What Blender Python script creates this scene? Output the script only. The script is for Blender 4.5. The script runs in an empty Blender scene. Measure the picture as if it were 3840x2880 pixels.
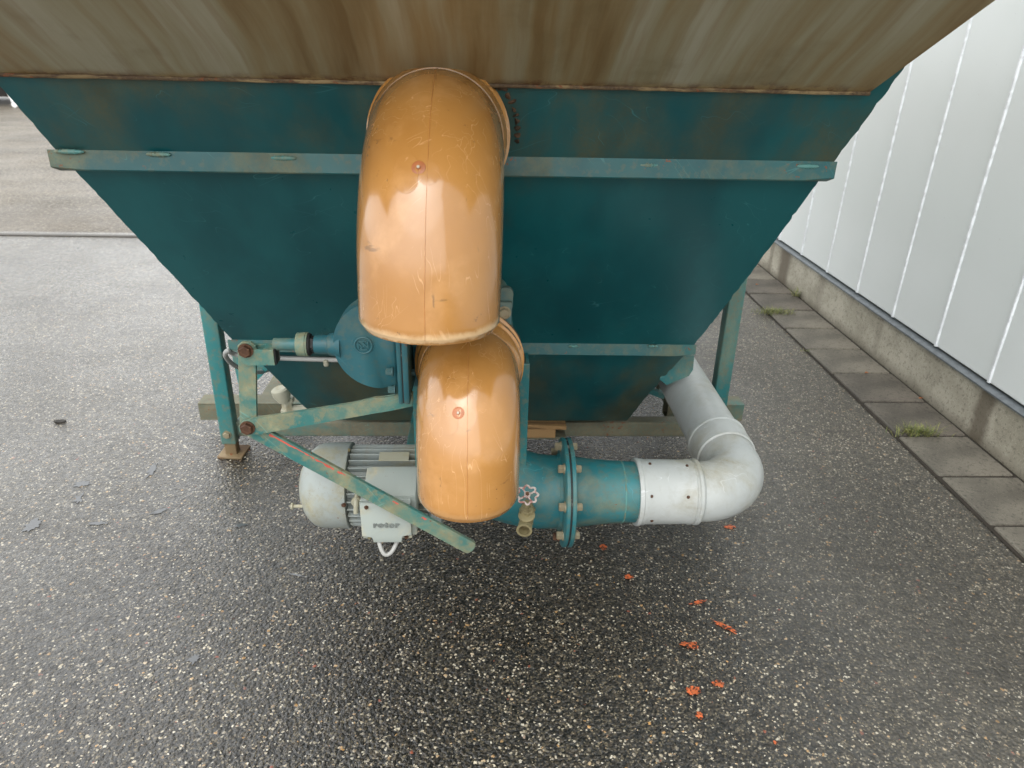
import bpy, bmesh, math, random
from mathutils import Vector, Matrix, noise
from mathutils.bvhtree import BVHTree
R = math.radians
sc = bpy.context.scene
col = sc.collection
random.seed(7)

# ------------------------------------------------------------------ camera
H = 1.45
PITCH, ROLL, YAW, FPX = R(25.6), R(1.4), R(-2.7), 2704.0
_f = Vector((0, math.cos(PITCH), -math.sin(PITCH))); _u = Vector((0, math.sin(PITCH), math.cos(PITCH))); _x = Vector((1, 0, 0))
_x2 = _x * math.cos(ROLL) + _u * math.sin(ROLL); _u2 = _u * math.cos(ROLL) - _x * math.sin(ROLL)
_Rz = Matrix.Rotation(YAW, 3, 'Z')
CXV, CUV, CFV = _Rz @ _x2, _Rz @ _u2, _Rz @ _f
CAM = Vector((0, 0, H))
cd = bpy.data.cameras.new('camera'); cam = bpy.data.objects.new('camera', cd); col.objects.link(cam)
m = Matrix.Identity(4)
for i in range(3):
    m[i][0], m[i][1], m[i][2], m[i][3] = CXV[i], CUV[i], -CFV[i], CAM[i]
cam.matrix_world = m
cd.sensor_width = 36.0; cd.lens = FPX * 36.0 / 3840.0
cd.clip_start = 0.02; cd.clip_end = 300
cd.dof.use_dof = True; cd.dof.focus_distance = 1.55; cd.dof.aperture_fstop = 7.0
sc.camera = cam

# ------------------------------------------------------------------ world, sun
SUN_EL, SUN_AZ = R(58), R(200)
w = bpy.data.worlds.new('World'); sc.world = w; w.use_nodes = True
nt = w.node_tree; nt.nodes.clear()
sky = nt.nodes.new('ShaderNodeTexSky'); sky.sky_type = 'NISHITA'; sky.sun_disc = False
sky.sun_elevation = SUN_EL; sky.sun_rotation = SUN_AZ; sky.dust_density = 4.0; sky.air_density = 1.0
hs = nt.nodes.new('ShaderNodeHueSaturation'); hs.inputs['Saturation'].default_value = 0.18
mx = nt.nodes.new('ShaderNodeMix'); mx.data_type = 'RGBA'; mx.inputs[0].default_value = 0.62
mx.inputs[7].default_value = (8.0, 8.1, 8.0, 1)       # cloud cover, grey-white and even
bg = nt.nodes.new('ShaderNodeBackground'); bg.inputs[1].default_value = 0.15
wo = nt.nodes.new('ShaderNodeOutputWorld')
nt.links.new(sky.outputs[0], hs.inputs['Color']); nt.links.new(hs.outputs[0], mx.inputs[6])
nt.links.new(mx.outputs[2], bg.inputs[0]); nt.links.new(bg.outputs[0], wo.inputs[0])
sd = bpy.data.lights.new('sun', 'SUN'); sd.energy = 0.5; sd.angle = R(75); sd.color = (1, .97, .93)
so = bpy.data.objects.new('sun', sd); col.objects.link(so)
so.rotation_euler = (math.pi / 2 - SUN_EL, 0, math.pi - SUN_AZ + math.pi)
_sd = Vector((math.sin(SUN_AZ) * math.cos(SUN_EL), math.cos(SUN_AZ) * math.cos(SUN_EL), math.sin(SUN_EL)))
so.rotation_euler = _sd.to_track_quat('Z', 'Y').to_euler()
vs = sc.view_settings
vs.view_transform = 'Standard'; vs.look = 'None'; vs.gamma = 1; vs.exposure = 1.18; vs.use_curve_mapping = False
sc.cycles.max_bounces = 8; sc.cycles.sample_clamp_indirect = 6

# ------------------------------------------------------------------ survey helpers: pixel of the 2212 px wide photo -> point on a real plane
def ray(px, py):
    k = 3840.0 / 2212.0
    return (CFV * FPX + CXV * (px * k - 1920) - CUV * (py * k - 1440)).normalized()
def onY(px, py, y):
    v = ray(px, py); return CAM + v * (y / v.y)
def onZ(px, py, z=0.0):
    v = ray(px, py); return CAM + v * ((z - H) / v.z)
def onX(px, py, x):
    v = ray(px, py); return CAM + v * (x / v.x)
def onP(px, py, q, n):
    v = ray(px, py); return CAM + v * ((q - CAM).dot(n) / v.dot(n))

# ------------------------------------------------------------------ shader helpers
class NT:
    def __init__(s, name):
        s.m = bpy.data.materials.new(name); s.m.use_nodes = True
        s.t = s.m.node_tree; s.t.nodes.clear()
        s.out = s.n('ShaderNodeOutputMaterial'); s.b = s.n('ShaderNodeBsdfPrincipled')
        s.l(s.b.outputs[0], s.out.inputs[0])
        s.tc = s.n('ShaderNodeTexCoord').outputs['Object']
    def n(s, t): return s.t.nodes.new(t)
    def l(s, a, b): s.t.links.new(a, b)
    def put(s, sock, v):
        if isinstance(v, bpy.types.NodeSocket): s.l(v, sock)
        elif v is not None:
            try: sock.default_value = v
            except Exception: sock.default_value = (v[0], v[1], v[2], 1)
    def map(s, sca=(1, 1, 1), rot=(0, 0, 0), loc=(0, 0, 0), vec=None):
        n = s.n('ShaderNodeMapping'); s.l(vec or s.tc, n.inputs[0])
        n.inputs['Scale'].default_value = sca; n.inputs['Rotation'].default_value = rot; n.inputs['Location'].default_value = loc
        return n.outputs[0]
    def noise(s, scale, detail=4, rough=.55, vec=None, dist=0, out=0):
        n = s.n('ShaderNodeTexNoise'); s.l(vec or s.tc, n.inputs['Vector'])
        n.inputs['Scale'].default_value = scale; n.inputs['Detail'].default_value = detail
        n.inputs['Roughness'].default_value = rough; n.inputs['Distortion'].default_value = dist
        return n.outputs[out]
    def vor(s, scale, vec=None, feature='F1', out='Distance', rnd=1.0):
        n = s.n('ShaderNodeTexVoronoi'); n.feature = feature; s.l(vec or s.tc, n.inputs['Vector'])
        n.inputs['Scale'].default_value = scale; n.inputs['Randomness'].default_value = rnd
        return n.outputs[out]
    def ramp(s, fac, pts, interp='LINEAR'):
        n = s.n('ShaderNodeValToRGB'); s.l(fac, n.inputs[0]); n.color_ramp.interpolation = interp
        e = n.color_ramp.elements
        while len(e) < len(pts): e.new(.5)
        for i, (p, c) in enumerate(pts):
            e[i].position = p
            e[i].color = (c, c, c, 1) if isinstance(c, (int, float)) else (c[0], c[1], c[2], 1)
        return n.outputs[0]
    def mix(s, f, a, b, mode='MIX'):
        n = s.n('ShaderNodeMix'); n.data_type = 'RGBA'; n.blend_type = mode
        s.put(n.inputs[0], f); s.put(n.inputs[6], a); s.put(n.inputs[7], b); return n.outputs[2]
    def math(s, op, a, b=None, c=None, clamp=False):
        n = s.n('ShaderNodeMath'); n.operation = op; n.use_clamp = clamp
        s.put(n.inputs[0], a)
        if b is not None: s.put(n.inputs[1], b)
        if c is not None: s.put(n.inputs[2], c)
        return n.outputs[0]
    def sep(s, v=None):
        n = s.n('ShaderNodeSeparateXYZ'); s.l(v or s.tc, n.inputs[0]); return n.outputs
    def rng(s, v, a, b, c=0.0, d=1.0):
        n = s.n('ShaderNodeMapRange'); n.interpolation_type = 'SMOOTHSTEP'
        s.l(v, n.inputs[0])
        for i, q in enumerate((a, b, c, d)): n.inputs[i + 1].default_value = q
        return n.outputs[0]
    def bump(s, h, strength=.2, dist=.002, prev=None):
        n = s.n('ShaderNodeBump'); n.inputs['Strength'].default_value = strength; n.inputs['Distance'].default_value = dist
        s.l(h, n.inputs['Height'])
        if prev: s.l(prev, n.inputs['Normal'])
        return n.outputs[0]
    def scratch(s, scale=6, width=.004, sca=(1, 1, 1), rot=(0, 0, 0), keep=.55, seed=0):
        v = s.map(sca, (0, 0, 0), (seed, seed * 1.7, seed * .6), s.map((1, 1, 1), rot))
        a = s.noise(scale, 1.0, .4, v, 0)
        d = s.math('ABSOLUTE', s.math('SUBTRACT', a, .5))
        line = s.rng(d, 0, width, 1, 0)
        k = s.rng(s.noise(scale * 1.7, 2, .5, s.map(loc=(seed + 3, 1, 5))), keep, keep + .06)
        return s.math('MULTIPLY', line, k)
    def done(s, colr=None, rough=None, normal=None, metal=None, spec=None, coat=None):
        b = s.b.inputs
        s.put(b['Base Color'], colr); s.put(b['Roughness'], rough)
        if normal: s.l(normal, b['Normal'])
        if metal is not None: s.put(b['Metallic'], metal)
        if spec is not None: b['Specular IOR Level'].default_value = spec
        if coat is not None: b['Coat Weight'].default_value = coat; b['Coat Roughness'].default_value = .12
        return s.m

def srgb(r, g, b):
    f = lambda c: (c / 255 / 12.92) if c <= 10 else ((c / 255 + .055) / 1.055) ** 2.4
    return (f(r), f(g), f(b))

TEAL = srgb(12, 96, 104); TEAL2 = srgb(30, 120, 124); DIRT = srgb(104, 96, 66); DIRT2 = srgb(142, 132, 96); RUST = srgb(96, 48, 24)

def paint(name, c1=TEAL, c2=TEAL2, dirt=DIRT, d0=.5, d1=.68, dscale=7, stretch=(1, 1, 1), rough=.32, rust=.0, zpts=None,
          scr=True, bumpy=.12, seed=0, fine=0.0, drough=.62, metal=0.0, spec=.5, scrc=None, dmax=.82, coat=None):
    s = NT(name)
    v = s.map(stretch, (0, 0, 0), (seed, seed * 2.3, seed * .7))
    base = s.mix(s.rng(s.noise(3.1, 4, .55, v), .35, .65), c1, c2)
    big = s.noise(dscale, 8, .62, v, .3)
    if zpts:
        z = s.sep()[2]
        zr = s.ramp(s.math('DIVIDE', z, 1.6), zpts)
        big = s.math('ADD', big, s.math('MULTIPLY', s.math('SUBTRACT', zr, .5), .5))
    dm = s.rng(big, d0, d1)
    grain = s.noise(160, 3, .7)
    dm = s.math('MULTIPLY', dm, s.math('MULTIPLY', s.rng(grain, .25, .6, .55, 1.0), dmax))
    c = s.mix(dm, base, s.mix(s.rng(s.noise(dscale * 3, 4, .6, v), .4, .6), dirt, [min(1, q * 1.35) for q in dirt]))
    if fine:
        c = s.mix(s.math('MULTIPLY', s.rng(s.noise(45, 6, .7), .5, .62), fine), c, dirt)
    sm = None
    if scr:
        sm = s.math('MAXIMUM', s.scratch(4, .005, (6, 6, .3), (0, .7, 0), .56, seed), s.scratch(4, .005, (6, 6, .3), (0, -1.2, .3), .57, seed + 9))
        c = s.mix(s.math('MULTIPLY', sm, .5), c, scrc or [min(1, q * 1.6 + .05) for q in c2])
    if rust:
        rn = s.math('ADD', s.noise(75, 6, .7, s.map(loc=(seed, 4, 2))), s.math('MULTIPLY', s.noise(9, 3, .5, s.map(loc=(seed, 1, 8))), .6))
        rm = s.rng(rn, 1.03 - rust * .22, 1.07 - rust * .22)
        c = s.mix(rm, c, s.mix(grain, RUST, srgb(140, 84, 48)))
    rg = s.math('ADD', s.math('MULTIPLY', dm, drough - rough), s.math('ADD', rough, s.math('MULTIPLY', s.noise(26, 4), .12)))
    nb = s.bump(s.math('ADD', s.noise(22, 5, .6), s.math('MULTIPLY', grain, .12)), bumpy, .004)
    return s.done(c, rg, nb, metal, spec, coat)

# --- teal paint family
M = {}
M['front'] = paint('teal_hopper_paint', srgb(8, 74, 79), srgb(18, 88, 92), srgb(74, 72, 50), .48, .80, 2.6, (1.7, 1, .9), .24,
                   zpts=[(0, .95), (.28, .76), (.40, .56), (.47, .28), (.70, .22), (.735, .42), (.76, .70), (.90, .78)], rust=.0, bumpy=.04, drough=.42, dmax=.85, scrc=srgb(70, 130, 134))
M['rib'] = paint('teal_rib_paint', srgb(16, 82, 86), srgb(32, 98, 100), srgb(98, 100, 78), .42, .64, 5, (1, 1, 1), .36, rust=.2, seed=3, dmax=.8, fine=.4)
M['teal'] = paint('teal_frame_paint', srgb(30, 104, 108), srgb(52, 122, 122), srgb(112, 110, 88), .44, .68, 6, (1, 1, .35), .40, rust=.25, seed=5, fine=.5, dmax=.8)
M['pump'] = paint('teal_pump_paint', srgb(26, 98, 106), srgb(48, 122, 128), srgb(96, 102, 84), .42, .70, 8, (1, 1, 1), .36, rust=.1, seed=8, fine=.45, dmax=.8)
M['valve'] = paint('blue_teal_valve_paint', srgb(28, 82, 92), srgb(46, 100, 108), srgb(92, 96, 78), .48, .78, 8, (1, 1, 1), .42, rust=.1, seed=11, dmax=.75, fine=.3)
M['linkage'] = paint('weathered_teal_linkage_paint', srgb(44, 108, 106), srgb(74, 126, 118), srgb(132, 126, 96), .38, .64, 9, (1, 1, 1), .44, rust=.28, seed=14, fine=.6, dmax=.85)
M['beam'] = paint('muddy_beam_paint', srgb(52, 104, 100), srgb(78, 116, 106), srgb(108, 94, 72), .28, .50, 5, (1, 1, 1), .45, rust=.3, seed=17)
M['foot'] = paint('rusty_foot_steel', srgb(110, 92, 66), srgb(126, 110, 82), srgb(84, 56, 36), .42, .62, 12, (1, 1, 1), .5, rust=.6, seed=19, scr=False)
M['grey'] = paint('grey_motor_paint', srgb(138, 147, 146), srgb(156, 163, 160), srgb(136, 130, 104), .44, .70, 9, (1, 1, 1), .45, rust=.15, seed=23, fine=.25, scr=False)
M['grey_dark'] = paint('grey_terminal_box_paint', srgb(150, 158, 154), srgb(160, 168, 162), srgb(164, 156, 128), .46, .66, 12, (1, 1, 1), .5, rust=.05, seed=24, scr=False)
M['pvc'] = paint('grey_pvc', srgb(168, 173, 173), srgb(182, 186, 184), srgb(132, 124, 98), .50, .76, 5, (1, 1, 1), .33, rust=.0, seed=27, fine=.10, bumpy=.05, scrc=(.75, .78, .8))
M['boltrust'] = paint('rusty_bolt_steel', srgb(96, 68, 50), srgb(116, 86, 64), srgb(60, 38, 26), .42, .62, 60, (1, 1, 1), .5, seed=31, scr=False, metal=.3)
M['bolt'] = paint('dull_zinc_bolt', srgb(150, 142, 118), srgb(128, 120, 98), srgb(120, 92, 62), .5, .7, 60, (1, 1, 1), .42, seed=33, scr=False, metal=.3)
M['brass'] = paint('dirty_brass', srgb(158, 148, 112), srgb(140, 130, 98), srgb(96, 86, 60), .48, .68, 30, (1, 1, 1), .42, seed=35, scr=False, metal=.35)
M['wheelw'] = paint('chipped_white_enamel', srgb(196, 184, 178), srgb(178, 150, 142), srgb(132, 60, 50), .48, .56, 90, (1, 1, 1), .35, seed=37, scr=False)
M['rubber'] = paint('black_rubber', srgb(26, 27, 28), srgb(40, 40, 40), srgb(128, 126, 118), .56, .64, 40, (1, 1, 1), .6, seed=39, scr=False)
M['cable'] = paint('grey_cable_sheath', srgb(150, 152, 150), srgb(168, 168, 164), srgb(120, 110, 90), .55, .75, 14, (1, 1, 1), .45, seed=41, scr=False)
M['wood'] = paint('old_timber', srgb(150, 118, 78), srgb(176, 142, 96), srgb(88, 66, 44), .48, .6, 16, (.4, 3, 3), .7, seed=43, scr=False)
M['white'] = paint('trailer_white_paint', srgb(214, 214, 212), srgb(224, 224, 222), srgb(150, 146, 138), .6, .8, 5, (1, 1, 1), .4, seed=45, scr=False)
M['dark'] = paint('dark_underside', srgb(30, 29, 27), srgb(44, 40, 36), srgb(60, 54, 46), .5, .7, 8, (1, 1, 1), .7, seed=46, scr=False)
M['weld'] = paint('painted_weld', srgb(70, 132, 132), srgb(96, 146, 140), srgb(112, 108, 84), .42, .6, 30, (1, 1, 1), .4, seed=47, scr=False, rust=.2)
M['cream'] = paint('cream_plastic', srgb(172, 170, 152), srgb(156, 154, 136), srgb(140, 128, 96), .5, .7, 20, (1, 1, 1), .5, seed=48, scr=False)

# --- orange PVC
def orange(name, zrim, chalk, ysock):
    s = NT(name)
    c = s.mix(s.rng(s.noise(5, 4, .5), .35, .65), srgb(186, 132, 67), srgb(174, 121, 59))
    c = s.mix(s.math('MULTIPLY', s.rng(s.noise(9, 6, .6, s.map(loc=(2, 2, 2))), .52, .72), .35), c, srgb(222, 168, 108))
    s1 = s.math('MAXIMUM', s.scratch(6, .006, (7, 7, .3), (0, .35, 0), .56, 2), s.scratch(6, .006, (7, 7, .3), (.3, -.9, 0), .57, 6))
    s1 = s.math('MAXIMUM', s1, s.scratch(7, .007, (9, 9, .5), (0, .05, 0), .55, 12))
    c = s.mix(s.math('MULTIPLY', s1, .5), c, srgb(232, 186, 132))
    bl = s.math('MULTIPLY', s.rng(s.noise(46, 6, .72, s.map(loc=(5, 1, 3))), .62, .67), s.rng(s.noise(5, 2, .5, s.map(loc=(1.3, 8, 3.1))), .50, .60))
    c = s.mix(s.math('MULTIPLY', bl, .8), c, srgb(62, 48, 34))
    du = s.rng(s.noise(3, 5, .6, s.map(loc=(7, 3, 1))), .56, .75)
    c = s.mix(s.math('MULTIPLY', du, .28), c, srgb(120, 92, 58))
    x, y, z = s.sep()
    zz = s.math('ADD', z, s.math('MULTIPLY', s.noise(30, 5, .7), -.022))
    ck = s.math('MULTIPLY', s.math('MULTIPLY', s.rng(zz, zrim - .008, zrim - .002), s.rng(zz, zrim + .002, zrim + .014, 1, 0)), chalk)
    c = s.mix(s.math('MULTIPLY', ck, .75), c, srgb(240, 206, 160))
    lipm = s.rng(z, zrim + .002, zrim - .003, 0, 1)
    c = s.mix(s.math('MULTIPLY', s.rng(s.noise(60, 5, .7), .4, .6), s.math('MULTIPLY', s.rng(z, zrim - .004, zrim + .004, 1, 0), .5)), c, srgb(150, 92, 44))
    gr = s.math('MULTIPLY', s.rng(s.math('ABSOLUTE', s.math('SUBTRACT', y, ysock)), .002, .016, 1, 0), s.rng(s.noise(18, 5, .7), .35, .6, .3, 1))
    c = s.mix(s.math('MULTIPLY', gr, .55), c, srgb(104, 82, 54))
    for (sy, sx, q) in ((26, 7, .58), (8, 30, .61)):
        sm_ = s.noise(1, 6, .65, s.map((sx, 8, sy), (0, .4, 0), (q * 9, 2, 5)))
        c = s.mix(s.rng(sm_, q + .06, q + .12, 0, .55), c, srgb(90, 66, 42))
    rg = s.math('ADD', s.math('ADD', .17, s.math('MULTIPLY', s.noise(12, 6, .6), .12)), s.math('ADD', s.math('MULTIPLY', s1, .3), s.math('MULTIPLY', du, .15)))
    nb = s.bump(s.math('ADD', s.noise(7, 2, .4), s.math('MULTIPLY', s.noise(90, 3, .6), .06)), .06, .003)
    s.b.inputs['Coat IOR'].default_value = 1.65
    return s.done(c, rg, nb, spec=.5, coat=.9)
def plain(name, c, rough=.5, metal=0, spec=.5):
    s = NT(name); cc = s.mix(s.rng(s.noise(30, 4), .4, .6), c, [q * .8 for q in c]); return s.done(cc, rough, s.bump(s.noise(60, 3), .1, .002), metal, spec)
M['ored'] = plain('orange_moulding_gate', srgb(176, 106, 62), .35)
M['oseam'] = plain('orange_mould_seam', srgb(186, 122, 60), .3)
M['obloom'] = plain('orange_moulding_bloom', srgb(192, 131, 64), .2)
M['opin'] = plain('moulding_pin_white', srgb(190, 180, 160), .4)
M['pinkp'] = plain('red_primer', srgb(206, 92, 78), .5)
def redm():
    s = NT('orange_red_marking_paint')
    c = s.mix(s.rng(s.noise(120, 5, .75), .44, .52), srgb(44, 30, 22), s.mix(s.rng(s.noise(40, 3), .4, .6), srgb(216, 108, 60), srgb(186, 96, 52)))
    return s.done(c, .4, s.bump(s.noise(150, 4, .7), .6, .003))
M['redmark'] = redm()
M['leaf'] = plain('dry_leaf', srgb(190, 116, 60), .6)

# --- brown flare plate, streaked along its slope
FL_A = R(30)
def flare():
    s = NT('streaked_brown_steel')
    v = s.map((1, 1, 1), (-FL_A * 0, 0, 0))
    r = s.n('ShaderNodeVectorRotate'); r.rotation_type = 'X_AXIS'; r.inputs['Angle'].default_value = FL_A
    s.l(s.tc, r.inputs[0]); rv = r.outputs[0]                      # y now runs along the slope
    wob = s.n('ShaderNodeVectorMath'); wob.operation = 'MULTIPLY_ADD'
    s.l(s.noise(3.5, 3, .5, rv, 0, 1), wob.inputs[0]); wob.inputs[1].default_value = (.035, 0, 0); s.l(rv, wob.inputs[2])
    st = s.noise(1, 6, .55, s.map((12, .8, 1), vec=wob.outputs[0]))
    st2 = s.noise(1, 6, .6, s.map((44, 1.6, 1), (0, 0, 0), (3, 7, 1), vec=wob.outputs[0]))
    c = s.ramp(st, [(.34, srgb(128, 104, 66)), (.44, srgb(148, 130, 94)), (.52, srgb(156, 147, 118)), (.66, srgb(172, 166, 144))])
    c = s.mix(s.rng(st2, .48, .68, .0, .4), c, srgb(136, 110, 70))
    c = s.mix(s.rng(s.noise(5, 6, .6, rv), .56, .75, 0, .45), c, srgb(112, 96, 62))
    y = s.sep()[2]
    edge = s.rng(s.math('ADD', y, s.math('MULTIPLY', s.noise(9, 6, .7, s.map((1, .2, .2))), -.03)), 1.352, 1.372, 1, 0)
    c = s.mix(s.math('MULTIPLY', edge, .85), c, s.mix(s.rng(s.noise(30, 6, .7), .42, .58), srgb(150, 128, 88), srgb(86, 44, 20)))
    rg = s.math('ADD', .30, s.math('MULTIPLY', st2, .22))
    nb = s.bump(s.math('ADD', s.noise(14, 5, .6), s.math('MULTIPLY', st2, .3)), .10, .003)
    return s.done(c, rg, nb, .15)
M['flare'] = flare()
M['flarelip'] = paint('rusty_flare_lip', srgb(146, 126, 90), srgb(112, 92, 60), srgb(50, 30, 20), .42, .54, 22, (.5, 2, 2), .6, rust=.35, seed=51, scr=False)
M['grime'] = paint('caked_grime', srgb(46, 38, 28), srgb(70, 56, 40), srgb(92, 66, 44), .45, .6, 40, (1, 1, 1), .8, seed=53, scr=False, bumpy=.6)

# --- wet asphalt
def asphalt():
    s = NT('wet_asphalt')
    v = s.map((1, 1, 1))
    wv = s.n('ShaderNodeVectorMath'); wv.operation = 'MULTIPLY_ADD'
    s.l(s.noise(150, 3, .6, v, 0, 1), wv.inputs[0]); wv.inputs[1].default_value = (.011, .011, .0); s.l(v, wv.inputs[2])
    vv = wv.outputs[0]
    def layer(scale, seed, frac, size):
        vs_ = s.map((1, 1.0, 1), (0, 0, .3 * seed), (seed * 1.3, seed * .7, 0), vec=vv)
        n = s.n('ShaderNodeTexVoronoi'); n.voronoi_dimensions = '2D'; s.l(vs_, n.inputs['Vector']); n.inputs['Scale'].default_value = scale
        rc = s.n('ShaderNodeSeparateColor'); s.l(n.outputs['Color'], rc.inputs[0])
        inside = s.rng(s.math('SUBTRACT', n.outputs['Distance'], s.math('MULTIPLY', rc.outputs[1], size * .55)), size * .35, size * .62, 1, 0)
        return n, rc, inside
    n1, r1, in1 = layer(118, 1, .2, .5)
    n2, r2, in2 = layer(190, 2, .2, .5)
    n3, r3, in3 = layer(74, 3, .2, .5)
    binder = s.mix(s.rng(s.noise(300, 3, .7, v), .4, .65), srgb(9, 8, 6), srgb(20, 18, 14))
    dull = s.ramp(r1.outputs[2], [(0, srgb(24, 21, 17)), (.3, srgb(42, 37, 30)), (.55, srgb(64, 56, 44)), (.75, srgb(46, 45, 41)), (1, srgb(84, 77, 64))])
    c = s.mix(in1, binder, dull)
    dull2 = s.ramp(r2.outputs[2], [(0, srgb(28, 25, 20)), (.5, srgb(62, 55, 44)), (1, srgb(116, 107, 88))])
    c = s.mix(s.math('MULTIPLY', in2, s.rng(r2.outputs[1], .5, .56)), c, dull2)
    dens = s.math('MULTIPLY', s.math('SUBTRACT', s.noise(5, 4, .6, v), .5), .12)
    r1o, r2o = s.math('ADD', r1.outputs[0], dens), s.math('ADD', r2.outputs[0], dens)
    br1 = s.math('MULTIPLY', in1, s.rng(r1o, .935, .94))
    br2 = s.math('MULTIPLY', in2, s.rng(r2o, .93, .935))
    br3 = s.math('MULTIPLY', s.rng(s.math('SUBTRACT', n3.outputs['Distance'], s.math('MULTIPLY', r3.outputs[1], .12)), .10, .20, 1, 0), s.rng(r3.outputs[0], .94, .945))
    br = s.math('MAXIMUM', s.math('MAXIMUM', br1, br2), br3)
    bc = s.ramp(r1.outputs[1], [(0, srgb(206, 200, 184)), (.5, srgb(170, 159, 136)), (.8, srgb(138, 130, 116)), (.9, srgb(170, 130, 76)), (.975, srgb(188, 180, 160)), (.98, srgb(128, 70, 50))])
    c = s.mix(br, c, bc)
    c = s.mix(s.rng(s.noise(46, 4, .7, s.map(loc=(4, 4, 0))), .66, .72, 0, .75), c, srgb(14, 12, 10))
    # broad tone
    tone = s.math('MULTIPLY', s.rng(s.noise(.9, 5, .6, v), .3, .7, .72, 1.2), s.rng(s.noise(34, 4, .75, s.map(loc=(2, 6, 0))), .3, .7, .6, 1.35))
    xx = s.math('ADD', s.sep()[0], s.math('MULTIPLY', s.math('SUBTRACT', s.noise(2.6, 4, .6, v), .5), .5))
    dry_and_sheen = s.math('MAXIMUM', s.rng(xx, .62, 1.1), s.rng(xx, -.9, -1.7, 0, .5))
    c = s.mix(s.math('MULTIPLY', dry_and_sheen, .30), c, srgb(112, 108, 99))     # lighter: drier at the right, sky sheen put into the colour at the left
    c = s.mix(1, c, tone, "MULTIPLY")
    # older, lighter brown surface beyond the drain channel
    x, y, z = s.sep()
    far = s.rng(y, 5.72, 5.78)
    far = s.math('MULTIPLY', far, s.rng(x, 1.2, 1.0))
    s_unused = 0
    fc = s.mix(s.rng(s.noise(1.1, 8, .68, s.map((.7, 1.5, 1), (0, 0, .15))), .38, .62), srgb(78, 70, 59), srgb(112, 103, 90))
    fc = s.mix(s.rng(s.noise(34, 4, .75, v), .52, .60), fc, srgb(160, 152, 136)); fc = s.mix(s.rng(s.noise(26, 4, .75, s.map(loc=(3, 3, 0))), .54, .62), fc, srgb(48, 43, 36)); fc = s.mix(.35, fc, c)
    c = s.mix(far, c, fc)
    dark = s.math('MULTIPLY', s.rng(s.math('ABSOLUTE', s.math('SUBTRACT', y, 6.1)), .1, .6, 1, 0), s.rng(x, 1.2, 1.0))
    c = s.mix(s.math('MULTIPLY', dark, .35), c, srgb(84, 74, 60))
    # wetness: glossy film, broken by the stones
    wet = s.rng(s.noise(1.6, 5, .6, s.map(loc=(3, 9, 0))), .3, .62)
    rg = s.math('SUBTRACT', s.math('ADD', .27, s.math('MULTIPLY', s.noise(140, 2, .5), .20)), s.math('MULTIPLY', wet, .16))
    rg = s.math('ADD', rg, s.math('MULTIPLY', s.rng(x, .7, 1.4), .16))
    rg = s.math('ADD', rg, s.math('MULTIPLY', far, .25))
    hgt = s.math('ADD', s.math('MULTIPLY', s.math('SUBTRACT', 1.0, n1.outputs['Distance']), .8), s.math('MULTIPLY', s.math('SUBTRACT', 1.0, n3.outputs['Distance']), .9))
    hgt = s.math('ADD', hgt, s.math('MULTIPLY', s.noise(240, 3, .6, v), .6))
    nb = s.bump(hgt, .75, .0034)
    nb = s.bump(s.noise(7, 3, .5, v), .25, .006, nb)
    s.b.inputs['Coat IOR'].default_value = 1.62; s.done(c, rg, nb, spec=.45, coat=.9)
    cb = s.b.inputs; s.put(cb['Coat Weight'], s.math('MULTIPLY', s.math('MULTIPLY', s.rng(x, .7, 1.5, .95, .25), s.math('MULTIPLY', s.rng(s.noise(2.2, 6, .65, s.map(loc=(5, 2, 0))), .35, .6, .7, 1), s.rng(s.noise(40, 4, .75, s.map(loc=(1, 6, 0))), .35, .62, .45, 1))), s.math('SUBTRACT', 1.0, s.math('MULTIPLY', far, .85)))); s.put(cb['Coat Roughness'], s.math('ADD', .10, s.math('MULTIPLY', s.noise(120, 2, .5), .14)))
    s.l(s.bump(hgt, .62, .0034, s.bump(s.noise(7, 3, .5, v), .2, .006)), cb['Coat Normal']); return s.m
M['asphalt'] = asphalt()

def concrete(name, c1, c2, stains=(), pits=1.0):
    s = NT(name)
    x, y, z = s.sep()
    c = s.mix(s.rng(s.noise(4, 6, .6), .35, .65), c1, c2)
    c = s.mix(s.rng(s.noise(70, 5, .75), .52, .64, 0, .7 * pits), c, [q * .45 for q in c1])
    c = s.mix(s.rng(s.noise(210, 3, .7), .60, .68, 0, .4 * pits), c, [q * .4 for q in c1])
    c = s.mix(s.rng(s.vor(130), .12, .18, .6 * pits, 0), c, [min(1, q * 1.7) for q in c2])
    if stains:
        for (yy, ww, a) in stains:
            d = s.math('ABSOLUTE', s.math('SUBTRACT', s.math('ADD', y, s.math('MULTIPLY', s.noise(14, 4, .6), .06)), yy + .03))
            c = s.mix(s.rng(d, ww * .3, ww, a, 0), c, srgb(84, 74, 60))
        c = s.mix(s.rng(s.math('ADD', z, s.math('MULTIPLY', s.noise(10, 4), .06)), .03, .10, .55, 0), c, srgb(82, 74, 60))
    nb = s.bump(s.math('ADD', s.noise(90, 5, .7), s.noise(12, 3)), .35, .004)
    return s.done(c, .62, nb)
M['plinth'] = concrete('stained_plinth_concrete', srgb(150, 145, 130), srgb(180, 175, 160), [(2.50, .07, .75), (4.62, .12, .8), (4.86, .05, .5), (4.05, .05, .3), (5.3, .1, .6), (3.35, .04, .2), (1.75, .08, .7)])
M['paver'] = concrete('paver_concrete', srgb(84, 80, 72), srgb(114, 109, 98))
M['paver2'] = concrete('damp_paver_concrete', srgb(70, 66, 59), srgb(98, 92, 83))
M['soil'] = plain('joint_soil', srgb(44, 38, 30), .9)
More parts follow.
